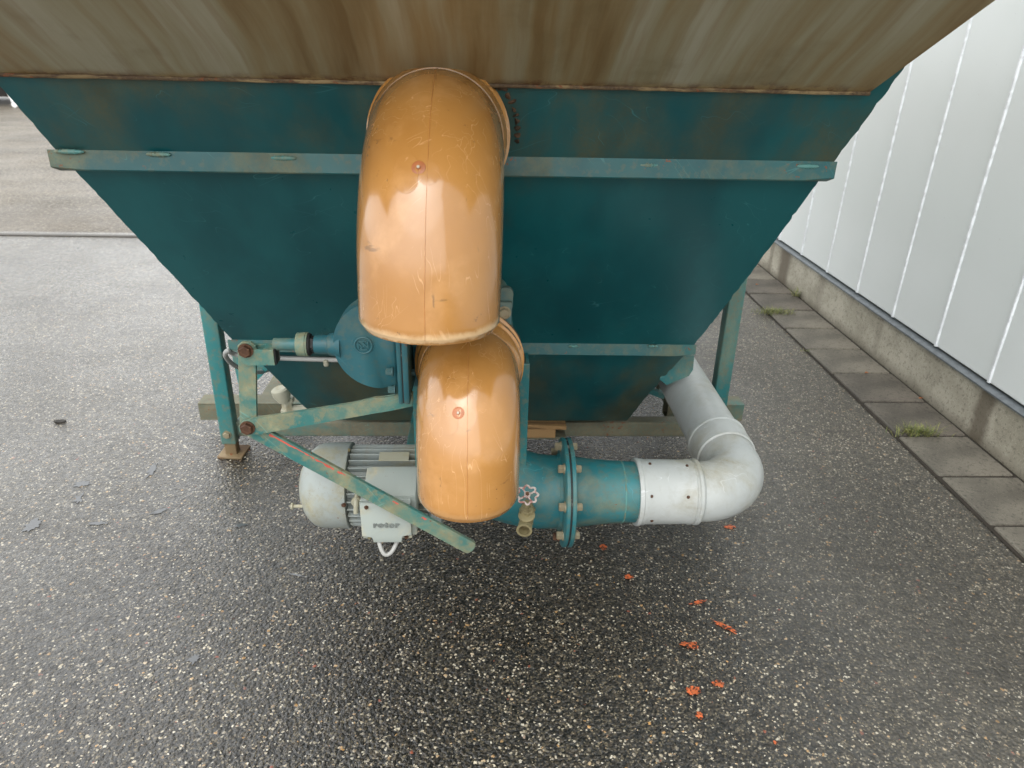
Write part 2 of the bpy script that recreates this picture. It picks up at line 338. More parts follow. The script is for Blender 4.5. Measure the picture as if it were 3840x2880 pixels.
def cladding():
    s = NT('white_coated_sheet')
    c = s.mix(s.rng(s.noise(1.2, 3, .5), .3, .7), srgb(213, 219, 218), srgb(220, 225, 225))
    c = s.mix(s.rng(s.noise(90, 4, .7), .70, .74, 0, .5), c, srgb(120, 118, 108))
    return s.done(c, .32, s.bump(s.noise(1.6, 2, .5), .12, .01))
M['clad'] = cladding()
M['bead'] = plain('white_sealant', srgb(240, 244, 248), .35)
M['flash'] = plain('grey_flashing', srgb(112, 118, 122), .35, .3)
def grassm():
    s = NT('grass_blades')
    c = s.mix(s.rng(s.noise(60, 2), .4, .6), srgb(84, 98, 44), srgb(132, 132, 78)); return s.done(c, .6)
M['grass'] = grassm()
def waterm():
    s = NT('shallow_water'); return s.done(srgb(78, 80, 83), .06, s.bump(s.noise(20, 2), .03, .003), spec=1.0)
M['water'] = waterm()

# ------------------------------------------------------------------ mesh helpers
def finish(name, bm, mat, parent=None, smooth=False, angle=35, loc=None, recalc=True):
    if recalc: bmesh.ops.recalc_face_normals(bm, faces=bm.faces)
    me = bpy.data.meshes.new(name); bm.to_mesh(me); bm.free()
    me.materials.append(mat)
    if smooth:
        me.shade_smooth()
        try: me.set_sharp_from_angle(angle=R(angle))
        except Exception: pass
    o = bpy.data.objects.new(name, me); col.objects.link(o)
    if loc is not None: o.location = loc
    if parent is not None: attach(o, parent)
    return o
def attach(o, parent):
    # everything is modelled in world coordinates; undo the base offset of an Empty
    o.parent = parent
    if parent.type == 'EMPTY': o.location = Vector(o.location) - parent.location
def tag(o, label, cat, group=None, kind=None):
    o['label'] = label; o['category'] = cat
    if group: o['group'] = group
    if kind: o['kind'] = kind
    return o
def struct(o, label=None):
    o['kind'] = 'structure'
    if label: o['label'] = label
    return o
def empty(name, loc, label, cat, group=None):
    o = bpy.data.objects.new(name, None); col.objects.link(o); o.location = loc; o.empty_display_size = .1
    return tag(o, label, cat, group)
def dup(o, loc, rot=None, parent=None):
    c = o.copy(); col.objects.link(c); c.location = loc
    if rot is not None: c.rotation_euler = rot
    c.parent = None
    if parent is not None: attach(c, parent)
    return c
def B(): return bmesh.new()
def box(bm, c, s, bev=0, rot=None, seg=2):
    mt = Matrix.Translation(Vector(c)) @ ((rot.to_4x4()) if rot else Matrix.Identity(4)) @ Matrix.Diagonal((s[0], s[1], s[2], 1))
    r = bmesh.ops.create_cube(bm, size=1, matrix=mt)
    if bev:
        es = list({e for v in r['verts'] for e in v.link_edges})
        bmesh.ops.bevel(bm, geom=es, offset=bev, segments=seg, profile=.5, affect='EDGES')
    return r
def frame_of(d):
    d = d.normalized(); a = Vector((0, 0, 1)) if abs(d.z) < .9 else Vector((1, 0, 0))
    u = a.cross(d).normalized(); return u, d.cross(u).normalized()
def lathe(bm, p0, axis, prof, n=40, cap=True, phase=0):
    p0 = Vector(p0); axis = Vector(axis).normalized(); u, v = frame_of(axis)
    rings = []
    for (t, r) in prof:
        rings.append([bm.verts.new(p0 + axis * t + (u * math.cos(2 * math.pi * k / n + phase) + v * math.sin(2 * math.pi * k / n + phase)) * r) for k in range(n)])
    for a, b in zip(rings, rings[1:]):
        for k in range(n): bm.faces.new((a[k], a[(k + 1) % n], b[(k + 1) % n], b[k]))
    if cap:
        if prof[0][1] > 1e-6: bm.faces.new(rings[0][::-1])
        if prof[-1][1] > 1e-6: bm.faces.new(rings[-1])
    return rings
def cyl(bm, p0, p1, r, n=24, bev=0, r2=None):
    p0, p1 = Vector(p0), Vector(p1); L = (p1 - p0).length; r2 = r if r2 is None else r2
    pr = [(0, r), (L, r2)] if not bev else [(0, r - bev), (bev, r), (L - bev, r2), (L, r2 - bev)]
    lathe(bm, p0, p1 - p0, pr, n)
def sweep(bm, pts, radii, n=32, cap=True):
    pts = [Vector(p) for p in pts]; rings = []
    up = None
    for i, p in enumerate(pts):
        d = (pts[min(i + 1, len(pts) - 1)] - pts[max(i - 1, 0)]).normalized()
        if up is None: up, _ = frame_of(d)
        up = (up - d * up.dot(d)).normalized(); w_ = d.cross(up)
        r = radii[i] if isinstance(radii, (list, tuple)) else radii
        rings.append([bm.verts.new(p + (up * math.cos(2 * math.pi * k / n) + w_ * math.sin(2 * math.pi * k / n)) * r) for k in range(n)])
    for a, b in zip(rings, rings[1:]):
        for k in range(n): bm.faces.new((a[k], a[(k + 1) % n], b[(k + 1) % n], b[k]))
    if cap: bm.faces.new(rings[0][::-1]); bm.faces.new(rings[-1])
def smooth_path(pts, sub=8):
    pts = [Vector(p) for p in pts]; out = []
    P = [pts[0] * 2 - pts[1]] + pts + [pts[-1] * 2 - pts[-2]]
    for i in range(1, len(P) - 2):
        a, b, c, d = P[i - 1:i + 3]
        for k in range(sub):
            t = k / sub
            out.append(.5 * ((2 * b) + (c - a) * t + (2 * a - 5 * b + 4 * c - d) * t * t + (3 * b - a - 3 * c + d) * t ** 3))
    out.append(pts[-1]); return out
def prism(bm, poly, d, bev=0):
    """poly: world points of one face; extruded along vector d."""
    d = Vector(d); a = [bm.verts.new(p) for p in poly]; b = [bm.verts.new(Vector(p) + d) for p in poly]
    n = len(a); fs = [bm.faces.new(a), bm.faces.new(b[::-1])]
    for i in range(n): fs.append(bm.faces.new((a[i], b[i], b[(i + 1) % n], a[(i + 1) % n])))
    if bev:
        es = set(fs[0].edges) | set(fs[1].edges)
        bmesh.ops.bevel(bm, geom=list(es), offset=bev, segments=2, profile=.5, affect='EDGES')
def hexbolt_mesh(name, r, h, mat, washer=True, n=6):
    bm = B(); lathe(bm, (0, 0, 0), (0, 0, 1), [(0, r), (h * .85, r), (h, r * .86)], n)
    if washer: lathe(bm, (0, 0, -h * .25), (0, 0, 1), [(0, r * 1.25), (h * .25, r * 1.25)], 18)
    o = finish(name, bm, mat, None); return o
def aim(axis):
    return Vector(axis).normalized().to_track_quat('Z', 'Y').to_euler()
_used = {}
def bolt(kind, loc, axis, parent, name='bolt', r=.009, h=.007):
    mat = M[kind]
    key = (kind, r, h, name)
    if key not in _used:
        o = hexbolt_mesh(name, r, h, mat); o.location = loc; o.rotation_euler = aim(axis); attach(o, parent); _used[key] = o; return o
    o = dup(_used[key], loc, aim(axis), parent); return o
def bvh_of(o):
    me = o.data; return BVHTree.FromPolygons([v.co.copy() for v in me.vertices], [tuple(p.vertices) for p in me.polygons])
def hit(bvh, px, py):
    h_ = bvh.ray_cast(CAM, ray(px, py)); return (h_[0], h_[1]) if h_[0] else (None, None)

# ================================================================== SETTING
bm = B()
s_ = 70
vs_ = [bm.verts.new(p) for p in ((-s_, -s_, 0), (s_, -s_, 0), (s_, s_, 0), (-s_, s_, 0))]; bm.faces.new(vs_)
ground = struct(finish('ground', bm, M['asphalt']), 'wet dark asphalt yard with pale stones showing')

# drain channel across the yard at the left
bm = B(); box(bm, (-5.4, 5.64, .004), (11.2, .05, .008), .003)
chan = struct(finish('drain_channel', bm, plain('grey_channel_concrete', srgb(76, 73, 68), .6)))

# joint soil strip + pavers along the plinth
bm = B(); vs_ = [bm.verts.new(p) for p in ((1.702, -3, .003), (2.03, -3, .003), (2.03, 14, .003), (1.702, 14, .003))]; bm.faces.new(vs_)
strip = struct(finish('joint_soil', bm, M['soil']))
pav = bpy.data.objects.new('paver_path', None); col.objects.link(pav); pav.location = (1.86, 2.5, 0); struct(pav, 'single row of square concrete pavers along the plinth')
bm = B(); box(bm, (0, 0, 0), (.291, .292, .05), .007)
pv0 = finish('paver', bm, M['paver'], None)
bm = B(); box(bm, (0, 0, 0), (.291, .292, .05), .007)
pv1 = finish('paver', bm, M['paver2'], None)
first = {}
k = 0
y = 2.833 - .305 * 12 - .152
while y < 12:
    src = pv0 if (k * 7) % 5 in (0, 2, 3) else pv1
    loc = Vector((1.862 + random.uniform(-.003, .003), y, -.014 + random.uniform(-.002, .002)))
    rot = (random.uniform(-.006, .006), random.uniform(-.006, .006), random.uniform(-.012, .012))
    if src not in first:
        src.location = loc; src.rotation_euler = rot; attach(src, pav); first[src] = 1
    else: dup(src, loc, rot, pav)
    y += .305; k += 1

# building: plinth, flashing, panels, sealant beads
bld = empty('warehouse', (2.1, 4, 0), 'white clad warehouse wall on a low stained concrete plinth', 'building')
bm = B(); box(bm, (2.14, 5.5, .11), (.24, 17, .22), .006); finish('plinth', bm, M['plinth'], bld)
bm = B(); prism(bm, [Vector(p) for p in ((2.010, -3, .2225), (2.010, -3, .229), (2.045, -3, .241), (2.045, -3, .2225))], (0, 17, 0)); finish('flashing', bm, M['flash'], bld)
PW, PH = .377, 5.2
bm = B(); box(bm, (0, 0, 0), (.06, PW - .006, PH), .004); panel = finish('cladding_panel', bm, M['clad'], None)
bm = B()
zz = 0; rings = []
random.seed(3)
nseg = 90
for i in range(nseg + 1):
    z = -PH / 2 + PH * i / nseg
    wv_ = .0068 + .0012 * noise.noise(Vector((0, 0, z * 3))); ox = .0025 * noise.noise(Vector((4, 0, z * 2)))
    if i == 0: wv_ = .009
    rings.append([bm.verts.new((-.009 if a in (1, 2) else .002, ox + wv_ * b, z)) for a, b in ((0, -1), (1, -.55), (2, .55), (3, 1))])
for a, b in zip(rings, rings[1:]):
    for k in range(3): bm.faces.new((a[k], a[k + 1], b[k + 1], b[k]))
bead = finish('sealant_bead', bm, M['bead'], None, True, 60)
n_p = 0
for i in range(-13, 28):
    yc = 2.535 + PW * (i + .5)
    loc = Vector((2.062, yc, .25 + PH / 2)); lb = Vector((2.034, 2.535 + PW * i, .25 + PH / 2))
    if n_p == 0:
        panel.location = loc; attach(panel, bld); bead.location = lb; attach(bead, bld)
    else:
        dup(panel, loc + Vector((random.uniform(-.0015, .0015), 0, 0)), None, bld)
        dup(bead, lb, (0, 0, 0), bld)
    n_p += 1
bm = B(); box(bm, (2.17, 5.5, PH + .45), (.4, 17, .3), .01); finish('eaves_trim', bm, M['flash'], bld)
bm = B(); box(bm, (2.30, 5.5, 2.8), (.3, 16.9, 5.1)); finish('wall_core', bm, M['plinth'], bld)

# ================================================================== MACHINE
mac = empty('hopper_machine', (-.02, 2.4, 0), 'teal steel hopper machine with brown flared rim, standing on legs beside the white wall', 'hopper')
SL = .68                                   # front plate: y = YA - SL * z
YA = 2.3 + SL * .2
NP = Vector((0, -1, -SL)).normalized()      # outward normal of the front plate
Q0 = Vector((0, YA, 0))
def pl(px, py): return onP(px, py, Q0, NP)
# --- front plate (polygon surveyed from its corners)
left = [(690, 908), (640, 862), (570, 790), (512, 744), (470, 700), (330, 548), (165, 370), (118, 322), (60, 254), (0, 187)]
right = [(1355, 908), (1402, 851), (1470, 775), (1512, 730), (1640, 566), (1762, 400), (1805, 344), (1870, 258), (1958, 140)]
L_ = [pl(*p) for p in left]; R_ = [pl(*p) for p in right]
L_.append(L_[-1] + (L_[-1] - L_[-2]) * 2.2); R_.append(R_[-1] + (R_[-1] - R_[-2]).normalized() * .1)
def rough_edge(P, amp, seed):
    out = []
    for a, b in zip(P, P[1:]):
        n = max(2, int((b - a).length / .012))
        for k in range(n):
            q = a.lerp(b, k / n); out.append(q + Vector((amp * noise.noise(q * 60 + Vector((seed, 0, 0))), 0, 0)) + Vector((amp * .6 * noise.noise(q * 150), 0, 0)))
    out.append(P[-1]); return out
Lr, Rr = rough_edge(L_, .0035, 1), rough_edge(R_, .0035, 7)
bm = B()
# build as strips so the face is clean
N_ = 70
def at_z(P, z):
    for a, b in zip(P, P[1:]):
        if min(a.z, b.z) <= z <= max(a.z, b.z) and abs(b.z - a.z) > 1e-7: return a.lerp(b, (z - a.z) / (b.z - a.z))
    return P[-1] if z > P[-1].z else P[0]
zmin = (L_[0].z + R_[0].z) / 2 ; zmax = min(L_[-1].z, R_[-1].z)
rows = []
NZ = 140
for i in range(NZ + 1):
    z = zmin + (zmax - zmin) * i / NZ
    a, b = at_z(Lr, max(z, Lr[0].z)), at_z(Rr, max(z, Rr[0].z))
    yy = YA - SL * z
    fr = (Vector((a.x, yy, z)), Vector((b.x, yy, z)))
    rows.append([bm.verts.new(fr[0].lerp(fr[1], k / 8)) for k in range(9)] + [bm.verts.new(fr[1] - NP * .006), bm.verts.new(fr[0] - NP * .006)])
for a, b in zip(rows, rows[1:]):
    for k in range(8): bm.faces.new((a[k], a[k + 1], b[k + 1], b[k]))
    bm.faces.new((a[8], a[9], b[9], b[8])); bm.faces.new((a[9], a[10], b[10], b[9])); bm.faces.new((a[10], a[0], b[0], b[10]))
bm.faces.new(rows[0]); bm.faces.new(rows[-1])
fp = finish('front_plate', bm, M['front'], mac, False)
# --- hopper body behind the plate (side and rear walls, closed)
bm = B()
bl, br_ = L_[0] + Vector((.03, .012, .004)), R_[0] + Vector((-.03, .012, .004))
tz = 1.42
tl, tr = Vector((-.86, YA - SL * tz + .012, tz)), Vector((.745, YA - SL * tz + .012, tz))
YB = 4.7
v1 = [bm.verts.new(p) for p in (bl, br_, tr, tl)]
v2 = [bm.verts.new(p) for p in (Vector((bl.x, YB - .8, bl.z)), Vector((br_.x, YB - .8, br_.z)), Vector((tr.x, YB, tz)), Vector((tl.x, YB, tz)))]
for i in range(4): bm.faces.new((v1[i], v1[(i + 1) % 4], v2[(i + 1) % 4], v2[i]))
bm.faces.new(v2)
finish('hopper_body', bm, M['front'], mac)
# --- flared rim plate
FQ = Vector((0, 1.494, 1.37)); FN = Vector((0, -math.sin(FL_A), -math.cos(FL_A)))
fdir = Vector((0, -math.cos(FL_A), math.sin(FL_A)))
a0 = onP(0, 160, FQ, FN); b0 = onP(1880, 198, FQ, FN); b1 = onP(2150, 0, FQ, FN)
sl = (b1.x - b0.x) / (b0.y - b1.y)
FLEN = .74
A0 = Vector((-.93, FQ.y, FQ.z)); B0 = Vector((b0.x, FQ.y, FQ.z))
B1 = B0 + fdir * FLEN + Vector((sl * FLEN * math.cos(FL_A), 0, 0)); A1 = A0 + fdir * FLEN - Vector((sl * FLEN * math.cos(FL_A), 0, 0))
bm = B(); prism(bm, [A0, B0, B1, A1], -FN * .006); finish('flare_plate', bm, M['flare'], mac)
# rolled rusty lip along its lower edge
pts = []; NN = 60
bm = B()
pts = [A0.lerp(B0, k / NN) + Vector((0, -.001, -.002)) + Vector((0, 0, .0015 * noise.noise(Vector((k * .5, 0, 0))))) for k in range(NN + 1)]
sweep(bm, pts, [.0040 + .0014 * noise.noise(Vector((k * .7, 3, 0))) for k in range(NN + 1)], 8); finish('flare_lip', bm, M['flarelip'], mac, True)
# upright rim above the flare, and sides
bm = B(); box(bm, ((A1.x + B1.x) / 2, A1.y + .003, A1.z + .2), (B1.x - A1.x, .006, .4)); 
box(bm, (A1.x + .004, (A1.y + YB) / 2, A1.z + .1), (.006, YB - A1.y, .6)); box(bm, (B1.x - .004, (A1.y + YB) / 2, A1.z + .1), (.006, YB - A1.y, .6))
box(bm, ((A1.x + B1.x) / 2, YB, A1.z + .1), (B1.x - A1.x, .006, .6))
finish('rim_wall', bm, M['flare'], mac)
bm = B(); prism(bm, [A0 - FN * .007, B0 - FN * .007, Vector((B1.x, A1.y + .02, A1.z - .01)), Vector((A1.x, A1.y + .02, A1.z - .01))], (0, 0, .004)); bm.free()
# --- ribs (angle section welded on by its toes)
def rib(pa, pb, w_, name='rib'):
    pa, pb = pl(*pa), pl(*pb)
    up = Vector((0, -SL, 1)).normalized() if False else (NP.cross(Vector((1, 0, 0)))).normalized()
    if up.z < 0: up = -up
    bm = B(); h_ = w_ * .62
    sec = [up * h_, up * h_ * .06 + NP * h_ * .96, -up * h_ * .06 + NP * h_ * .96, -up * h_]
    n = 24; rings = []
    for i in range(n + 1):
        t = i / n; p = pa.lerp(pb, t)
        k = 1.0
        if i == 0 or i == n: k = .72
        rings.append([bm.verts.new(p + q * (k if j in (1, 2) else 1) + Vector((0, 0, .0008 * noise.noise(Vector((i, j, 0)))))) for j, q in enumerate(sec)])
    for a, b in zip(rings, rings[1:]):
        for j in range(4): bm.faces.new((a[j], a[(j + 1) % 4], b[(j + 1) % 4], b[j]))
    bm.faces.new(rings[0]); bm.faces.new(rings[-1])
    bmesh.ops.bevel(bm, geom=[e for e in bm.edges if e.calc_face_angle(0) > .5], offset=.0035, segments=2, profile=.5, affect='EDGES')
    return finish(name, bm, M['rib'], mac, True, 40)
r1 = rib((116, 346), (1797, 371), .047)
r2 = rib((497, 744), (1500, 755), .042)
def weld(px, py, L=.045, par=mac):
    c = pl(px, py) + NP * .006 + Vector((0, 0, -.002)); bm = B()
    n = 22; pts = [c + Vector(((i / n - .5) * L, 0, .0015 * noise.noise(Vector((px + i * .8, 0, 0))))) for i in range(n + 1)]
    rad = [max(.001, .0052 * math.sin(math.pi * i / n) ** .35 * (1 + .10 * math.sin(i * 2.6) + .35 * noise.noise(Vector((i * .9, px, 0))))) for i in range(n + 1)]
    sweep(bm, pts, rad, 10); finish('weld_bead', bm, M['weld'], par, True, 60)
for p in ((150, 321), (343, 327), (614, 335), (1134, 349), (1402, 351), (1744, 353)): weld(*p, random.uniform(.042, .062))
for p in ((1238, 743), (1410, 743)): weld(p[0], p[1], .03)
# plate edge weld along the right/left border
# --- side gussets under the lower rib
g = [(1440, 768), (1500, 768), (1497, 799), (1488, 812), (1440, 832), (1425, 820)]
bm = B(); prism(bm, [onY(x, y, 2.12) for x, y in g], (0, .004, 0)); finish('gusset', bm, M['teal'], mac)
g = [(498, 752), (580, 796), (566, 812), (538, 838), (519, 846), (508, 800)]
bm = B(); prism(bm, [onY(x, y, 2.28) for x, y in g], (0, .004, 0)); finish('gusset', bm, M['teal'], mac)
# --- legs
def leg(xt, zt, xb, y, side):
    ztop = 1.15
    bm = B(); a = Vector((xb, y, .055)); b = Vector((xt + (xt - xb) * .6, y, ztop))
    d = b - a; t = .027
    c = [Vector((-t, -t, 0)), Vector((t, -t, 0)), Vector((t, t, 0)), Vector((-t, t, 0))]
    va = [bm.verts.new(a + q) for q in c]; vb = [bm.verts.new(b + q) for q in c]
    for i in range(4): bm.faces.new((va[i], va[(i + 1) % 4], vb[(i + 1) % 4], vb[i]))
    bm.faces.new(va); bm.faces.new(vb)
    bmesh.ops.bevel(bm, geom=list(bm.edges), offset=.005, segments=3, profile=.5, affect='EDGES')
    lg = finish('leg', bm, M['teal'], mac, True, 40)
    bm = B(); box(bm, (xb + .001, y, .045), (.043, .043, .09), .004); box(bm, (xb + .003, y + .005, .005), (.094, .095, .009), .002, Matrix.Rotation(R(4 * side), 3, 'Z'))
    finish('leg_foot', bm, M['foot'], lg, True, 40)
    bolt('bolt', (xb, y - .029, .098), (0, -1, 0), lg, 'leg_bolt', .013, .010)
    return lg
pT, pB = onY(459, 690, 2.4), onY(497, 940, 2.4)
leg(pT.x, .58, pB.x, 2.4, -1)
qT, qB = onY(1585, 650, 2.4), onY(1553, 860, 2.4)
leg(qT.x, .66, qB.x, 2.4, 1)
for x_ in (-.9, .86):
    bm = B(); box(bm, (x_, 4.0, .62), (.054, .054, 1.16), .005); finish('leg', bm, M['teal'], mac, True, 40)
# top brackets joining legs and body
bm = B(); box(bm, (-.86, 2.4, 1.13), (.16, .06, .05), .004); finish('leg_bracket', bm, M['teal'], mac)
bm = B(); box(bm, (.82, 2.4, 1.13), (.16, .06, .05), .004); finish('leg_bracket', bm, M['teal'], mac)
for x_, s2 in ((-.86, 1), (.82, 1)):
    bm = B(); box(bm, (x_, 4.0, 1.17), (.16, .06, .05), .004); finish('leg_bracket', bm, M['teal'], mac)
# --- beams
bm = B(); box(bm, ((pB.x + qB.x) / 2, 2.43, .105), (qB.x - pB.x - .05, .056, .062), .006, None, 3); finish('front_beam', bm, M['beam'], mac, True, 40)
ze = .094
lx0, lx1 = onY(431, 884, 2.57).x, onY(655, 884, 2.57).x
rx0, rx1 = onY(1440, 890, 2.57).x, onY(1604, 890, 2.57).x
def hollow(x0, x1, yc, zc, w_, h_, t, name, mat):
    bm = B()
    box(bm, ((x0 + x1) / 2, yc, zc + h_ / 2 - t / 2), (x1 - x0, w_, t), .0015); box(bm, ((x0 + x1) / 2, yc, zc - h_ / 2 + t / 2), (x1 - x0, w_, t), .0015)
    box(bm, ((x0 + x1) / 2, yc - w_ / 2 + t / 2 + .0005, zc), (x1 - x0 - .002, t, h_ - 2 * t - .0004)); box(bm, ((x0 + x1) / 2, yc + w_ / 2 - t / 2 - .0005, zc), (x1 - x0 - .002, t, h_ - 2 * t - .0004))
    return finish(name, bm, mat, mac)
hollow(lx0, lx1, 2.60, .095, .08, .075, .006, 'side_beam', M['beam'])
hollow(rx0, rx1, 2.60, .095, .08, .075, .006, 'side_beam', M['beam'])
bm = B(); box(bm, (-.86, 3.3, .10), (.06, 1.35, .06), .005); finish('skid_rail', bm, M['beam'], mac)
bm = B(); box(bm, (.80, 3.3, .10), (.06, 1.35, .06), .005); finish('skid_rail', bm, M['beam'], mac)
bm = B(); box(bm, (-.02, 3.9, .105), (1.6, .056, .062), .005); finish('rear_beam', bm, M['beam'], mac)

# --- drain valve at the left, pale brass
dv = onY(620, 868, 2.48)
bm = B(); lathe(bm, (dv.x, 2.48, dv.z - .05), (0, 0, 1), [(0, .028), (.02, .028), (.021, .023), (.05, .021), (.051, .029), (.07, .029), (.071, .02)], 6)
dvo = finish('drain_valve', bm, M['cream'], mac)
bm = B(); lathe(bm, (dv.x - .004, 2.46, dv.z + .012), (-.2, 0, 1), [(0, .021), (.03, .034), (.052, .034), (.058, .026)], 22); finish('valve_cap', bm, M['cream'], dvo, True)
bm = B(); cyl(bm, (dv.x, 2.48, dv.z - .03), (dv.x + .25, 2.5, dv.z - .03), .013, 16); finish('drain_pipe', bm, M['cream'], dvo, True)

# --- grey conduit below the lower rib
cp = [pl(905, 774) + NP * .012, pl(760, 771) + NP * .012, pl(620, 767) + NP * .012, pl(540, 762) + NP * .014, pl(507, 757) + NP * .012]
e_ = cp[-1]
cp += [onY(492, 758, 2.00), onY(487, 768, 2.02), onY(498, 783, 2.08), onY(518, 795, 2.15), onY(545, 803, 2.22), onY(566, 803, 2.28), onY(590, 795, 2.4)]
bm = B(); sweep(bm, smooth_path(cp, 8), .0075, 12); cab = finish('conduit', bm, M['cable'], mac, True)
bm = B(); c_ = pl(706, 771) + NP * .012; box(bm, c_ + Vector((0, -.006, -.006)), (.016, .018, .024), .006, None, 3); finish('cable_clip', bm, M['cream'], cab, True)

# --- stubs behind the elbows
UP = Vector((-.079, 0, 1.27)); 
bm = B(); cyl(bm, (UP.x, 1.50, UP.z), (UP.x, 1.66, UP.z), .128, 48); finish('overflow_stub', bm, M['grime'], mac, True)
# grime blob between the flare, the plate and the socket
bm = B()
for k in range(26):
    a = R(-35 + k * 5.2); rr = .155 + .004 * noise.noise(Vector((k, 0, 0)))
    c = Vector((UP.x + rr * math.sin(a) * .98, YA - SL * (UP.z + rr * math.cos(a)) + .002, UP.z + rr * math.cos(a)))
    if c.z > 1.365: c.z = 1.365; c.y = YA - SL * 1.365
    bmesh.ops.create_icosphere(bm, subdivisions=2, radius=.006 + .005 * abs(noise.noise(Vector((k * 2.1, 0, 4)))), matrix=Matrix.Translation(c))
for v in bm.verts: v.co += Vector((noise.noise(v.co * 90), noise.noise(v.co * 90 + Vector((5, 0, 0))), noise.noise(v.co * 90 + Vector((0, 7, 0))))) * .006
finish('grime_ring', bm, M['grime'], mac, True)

# ================================================================== ORANGE ELBOWS
def elbow(x, y0, z0, r, bend, drop, label, mark, mat, tilt=2.5, seed=0, dx=0.0):
    """socket opening at y0 on the machine side, spigot pointing down"""
    e = empty('pipe_elbow', (x, y0, z0), label, 'pipe elbow', 'orange plastic pipe elbows')
    pts = []; rad = []
    sl_ = .045
    for k in range(4): pts.append(Vector((0, -.015 - (sl_ - .015) * k / 3, 0))); rad.append(r)
    nA = 28
    for k in range(1, nA + 1):
        a = R(87) * k / nA
        pts.append(Vector((0, -sl_ - bend * math.sin(a), -bend * (1 - math.cos(a))))); rad.append(r)
    d = Vector((0, -math.cos(R(87)), -math.sin(R(87))))
    p_ = pts[-1]
    for t in (.25, .5, .75, .93): pts.append(p_ + d * drop * t); rad.append(r)
    pts.append(p_ + d * (drop - .003)); rad.append(r - .002)
    pts.append(p_ + d * (drop + .006)); rad.append(r - .007)
    # inner wall
    pts2 = [p_ + d * (drop + .006), p_ + d * drop * .5]; 
    O = Vector((x, y0, z0)); bm = B()
    n = 64; rings = []
    lean = Matrix.Rotation(R(dx), 3, 'Y')
    allp = pts + [p_ + d * (drop + .004), p_ + d * .02]; allr = rad + [r - .012, r - .012]
    for i, p in enumerate(allp):
        if i < len(pts):
            q0, q1 = allp[max(i - 1, 0)], allp[min(i + 1, len(pts) - 1)]; dd = (q1 - q0).normalized()
        else: dd = d
        u = Vector((1, 0, 0)); w_ = dd.cross(u).normalized()
        rings.append([bm.verts.new(O + lean @ (p + (u * math.cos(2 * math.pi * k / n) + w_ * math.sin(2 * math.pi * k / n)) * allr[i])) for k in range(n)])
    for a, b in zip(rings, rings[1:]):
        for k in range(n): bm.faces.new((a[k], a[(k + 1) % n], b[(k + 1) % n], b[k]))
    body = finish('elbow_body', bm, mat, e, True, 50)
    # socket
    bm = B()
    lathe(bm, O, (0, -1, 0), [(-.035, r - .004), (-.035, r + .0135), (-.030, r + .016), (-.020, r + .0155), (-.017, r + .010), (-.010, r + .010), (-.006, r + .013), (.008, r + .013), (.012, r + .0085), (.036, r + .0075), (.047, r + .001), (.047, r - .004)], 72, False)
    finish('socket', bm, mat, e, True, 30)
    # mould seam along the outside of the bend
    sp = []
    for i in range(3, len(pts) - 1):
        p = pts[i]; dd = (pts[min(i + 1, len(pts) - 1)] - pts[i - 1]).normalized()
        out = Vector((1, 0, 0)).cross(dd).normalized()
        if out.y > 0 or (abs(out.y) < .3 and out.z < 0): out = -out
        sp.append(O + lean @ (p + out * (rad[i] + .0002)) + Vector((.0012 * noise.noise(Vector((i * .3, seed, 0))), 0, 0)))
    bm = B(); sweep(bm, sp, .0004, 6); finish('mould_seam', bm, M['oseam'], e, True)
    # moulding gate mark on the surface
    bv = BVHTree.FromPolygons([v.co.copy() for v in body.data.vertices], [tuple(p.vertices) for p in body.data.polygons])
    h0, n0 = hit(bv, *mark)
    if h0:
        bm = B(); lathe(bm, h0 - n0 * .0016, n0, [(0, .0115), (.0018, .0115), (.0022, .0105), (.0019, .004), (.0034, .0034), (.0034, .0)], 26, False); finish('moulding_gate', bm, M['ored'], body, True, 30)
        bm = B(); lathe(bm, h0 + n0 * .001, n0, [(0, .0026), (.0028, .0024)], 12); finish('gate_pin', bm, M['opin'], body)
        for sgn, rr in ((1, .021), (-1, .026)):
            c = h0 + Vector((sgn * rr * .72, 0, -.003 if sgn > 0 else -.004)); ring = []
            bm = B()
            for k in range(36):
                a = 2 * math.pi * k / 36
                q = c + Vector((rr * .85 * math.cos(a), -.06, rr * (1.0 if sgn > 0 else 1.3) * math.sin(a)))
                if sgn * (q.x - h0.x) < .0005: q.x = h0.x + sgn * .0005
                hh = bv.ray_cast(q + Vector((0, -.1, .05)), Vector((0, 1, -.35)).normalized())
                if hh[0]: ring.append(hh[0] + hh[1] * .0006)
            if len(ring) > 6:
                cen = bm.verts.new(sum(ring, Vector()) / len(ring)); hc = bv.ray_cast(cen.co + Vector((0, -.1, .03)), Vector((0, 1, -.3)).normalized())
                if hc[0]: cen.co = hc[0] + hc[1] * .0006
                vv = [bm.verts.new(q) for q in ring]
                for q in range(len(vv)): bm.faces.new((vv[q], vv[(q + 1) % len(vv)], cen))
                finish('shrink_mark', bm, mat, body, True)
    return e, body, bv
e1, body1, bv1 = elbow(-.086, 1.49, 1.272, .1262, .21, .086, 'large upper orange plastic elbow pipe below the brown flared rim', (904, 362), orange('orange_brown_pvc', 1.27 - .21 * .95 - .085, 1.0, 1.445), seed=1, dx=1.5)
e2, body2, bv2 = elbow(-.0255, 1.42, .815, .1035, .130, .088, 'smaller lower orange plastic elbow pipe in front of the grey motor', (990, 892), orange('orange_brown_pvc_lower', .815 - .13 * .95 - .088, .15, 1.37), seed=2)

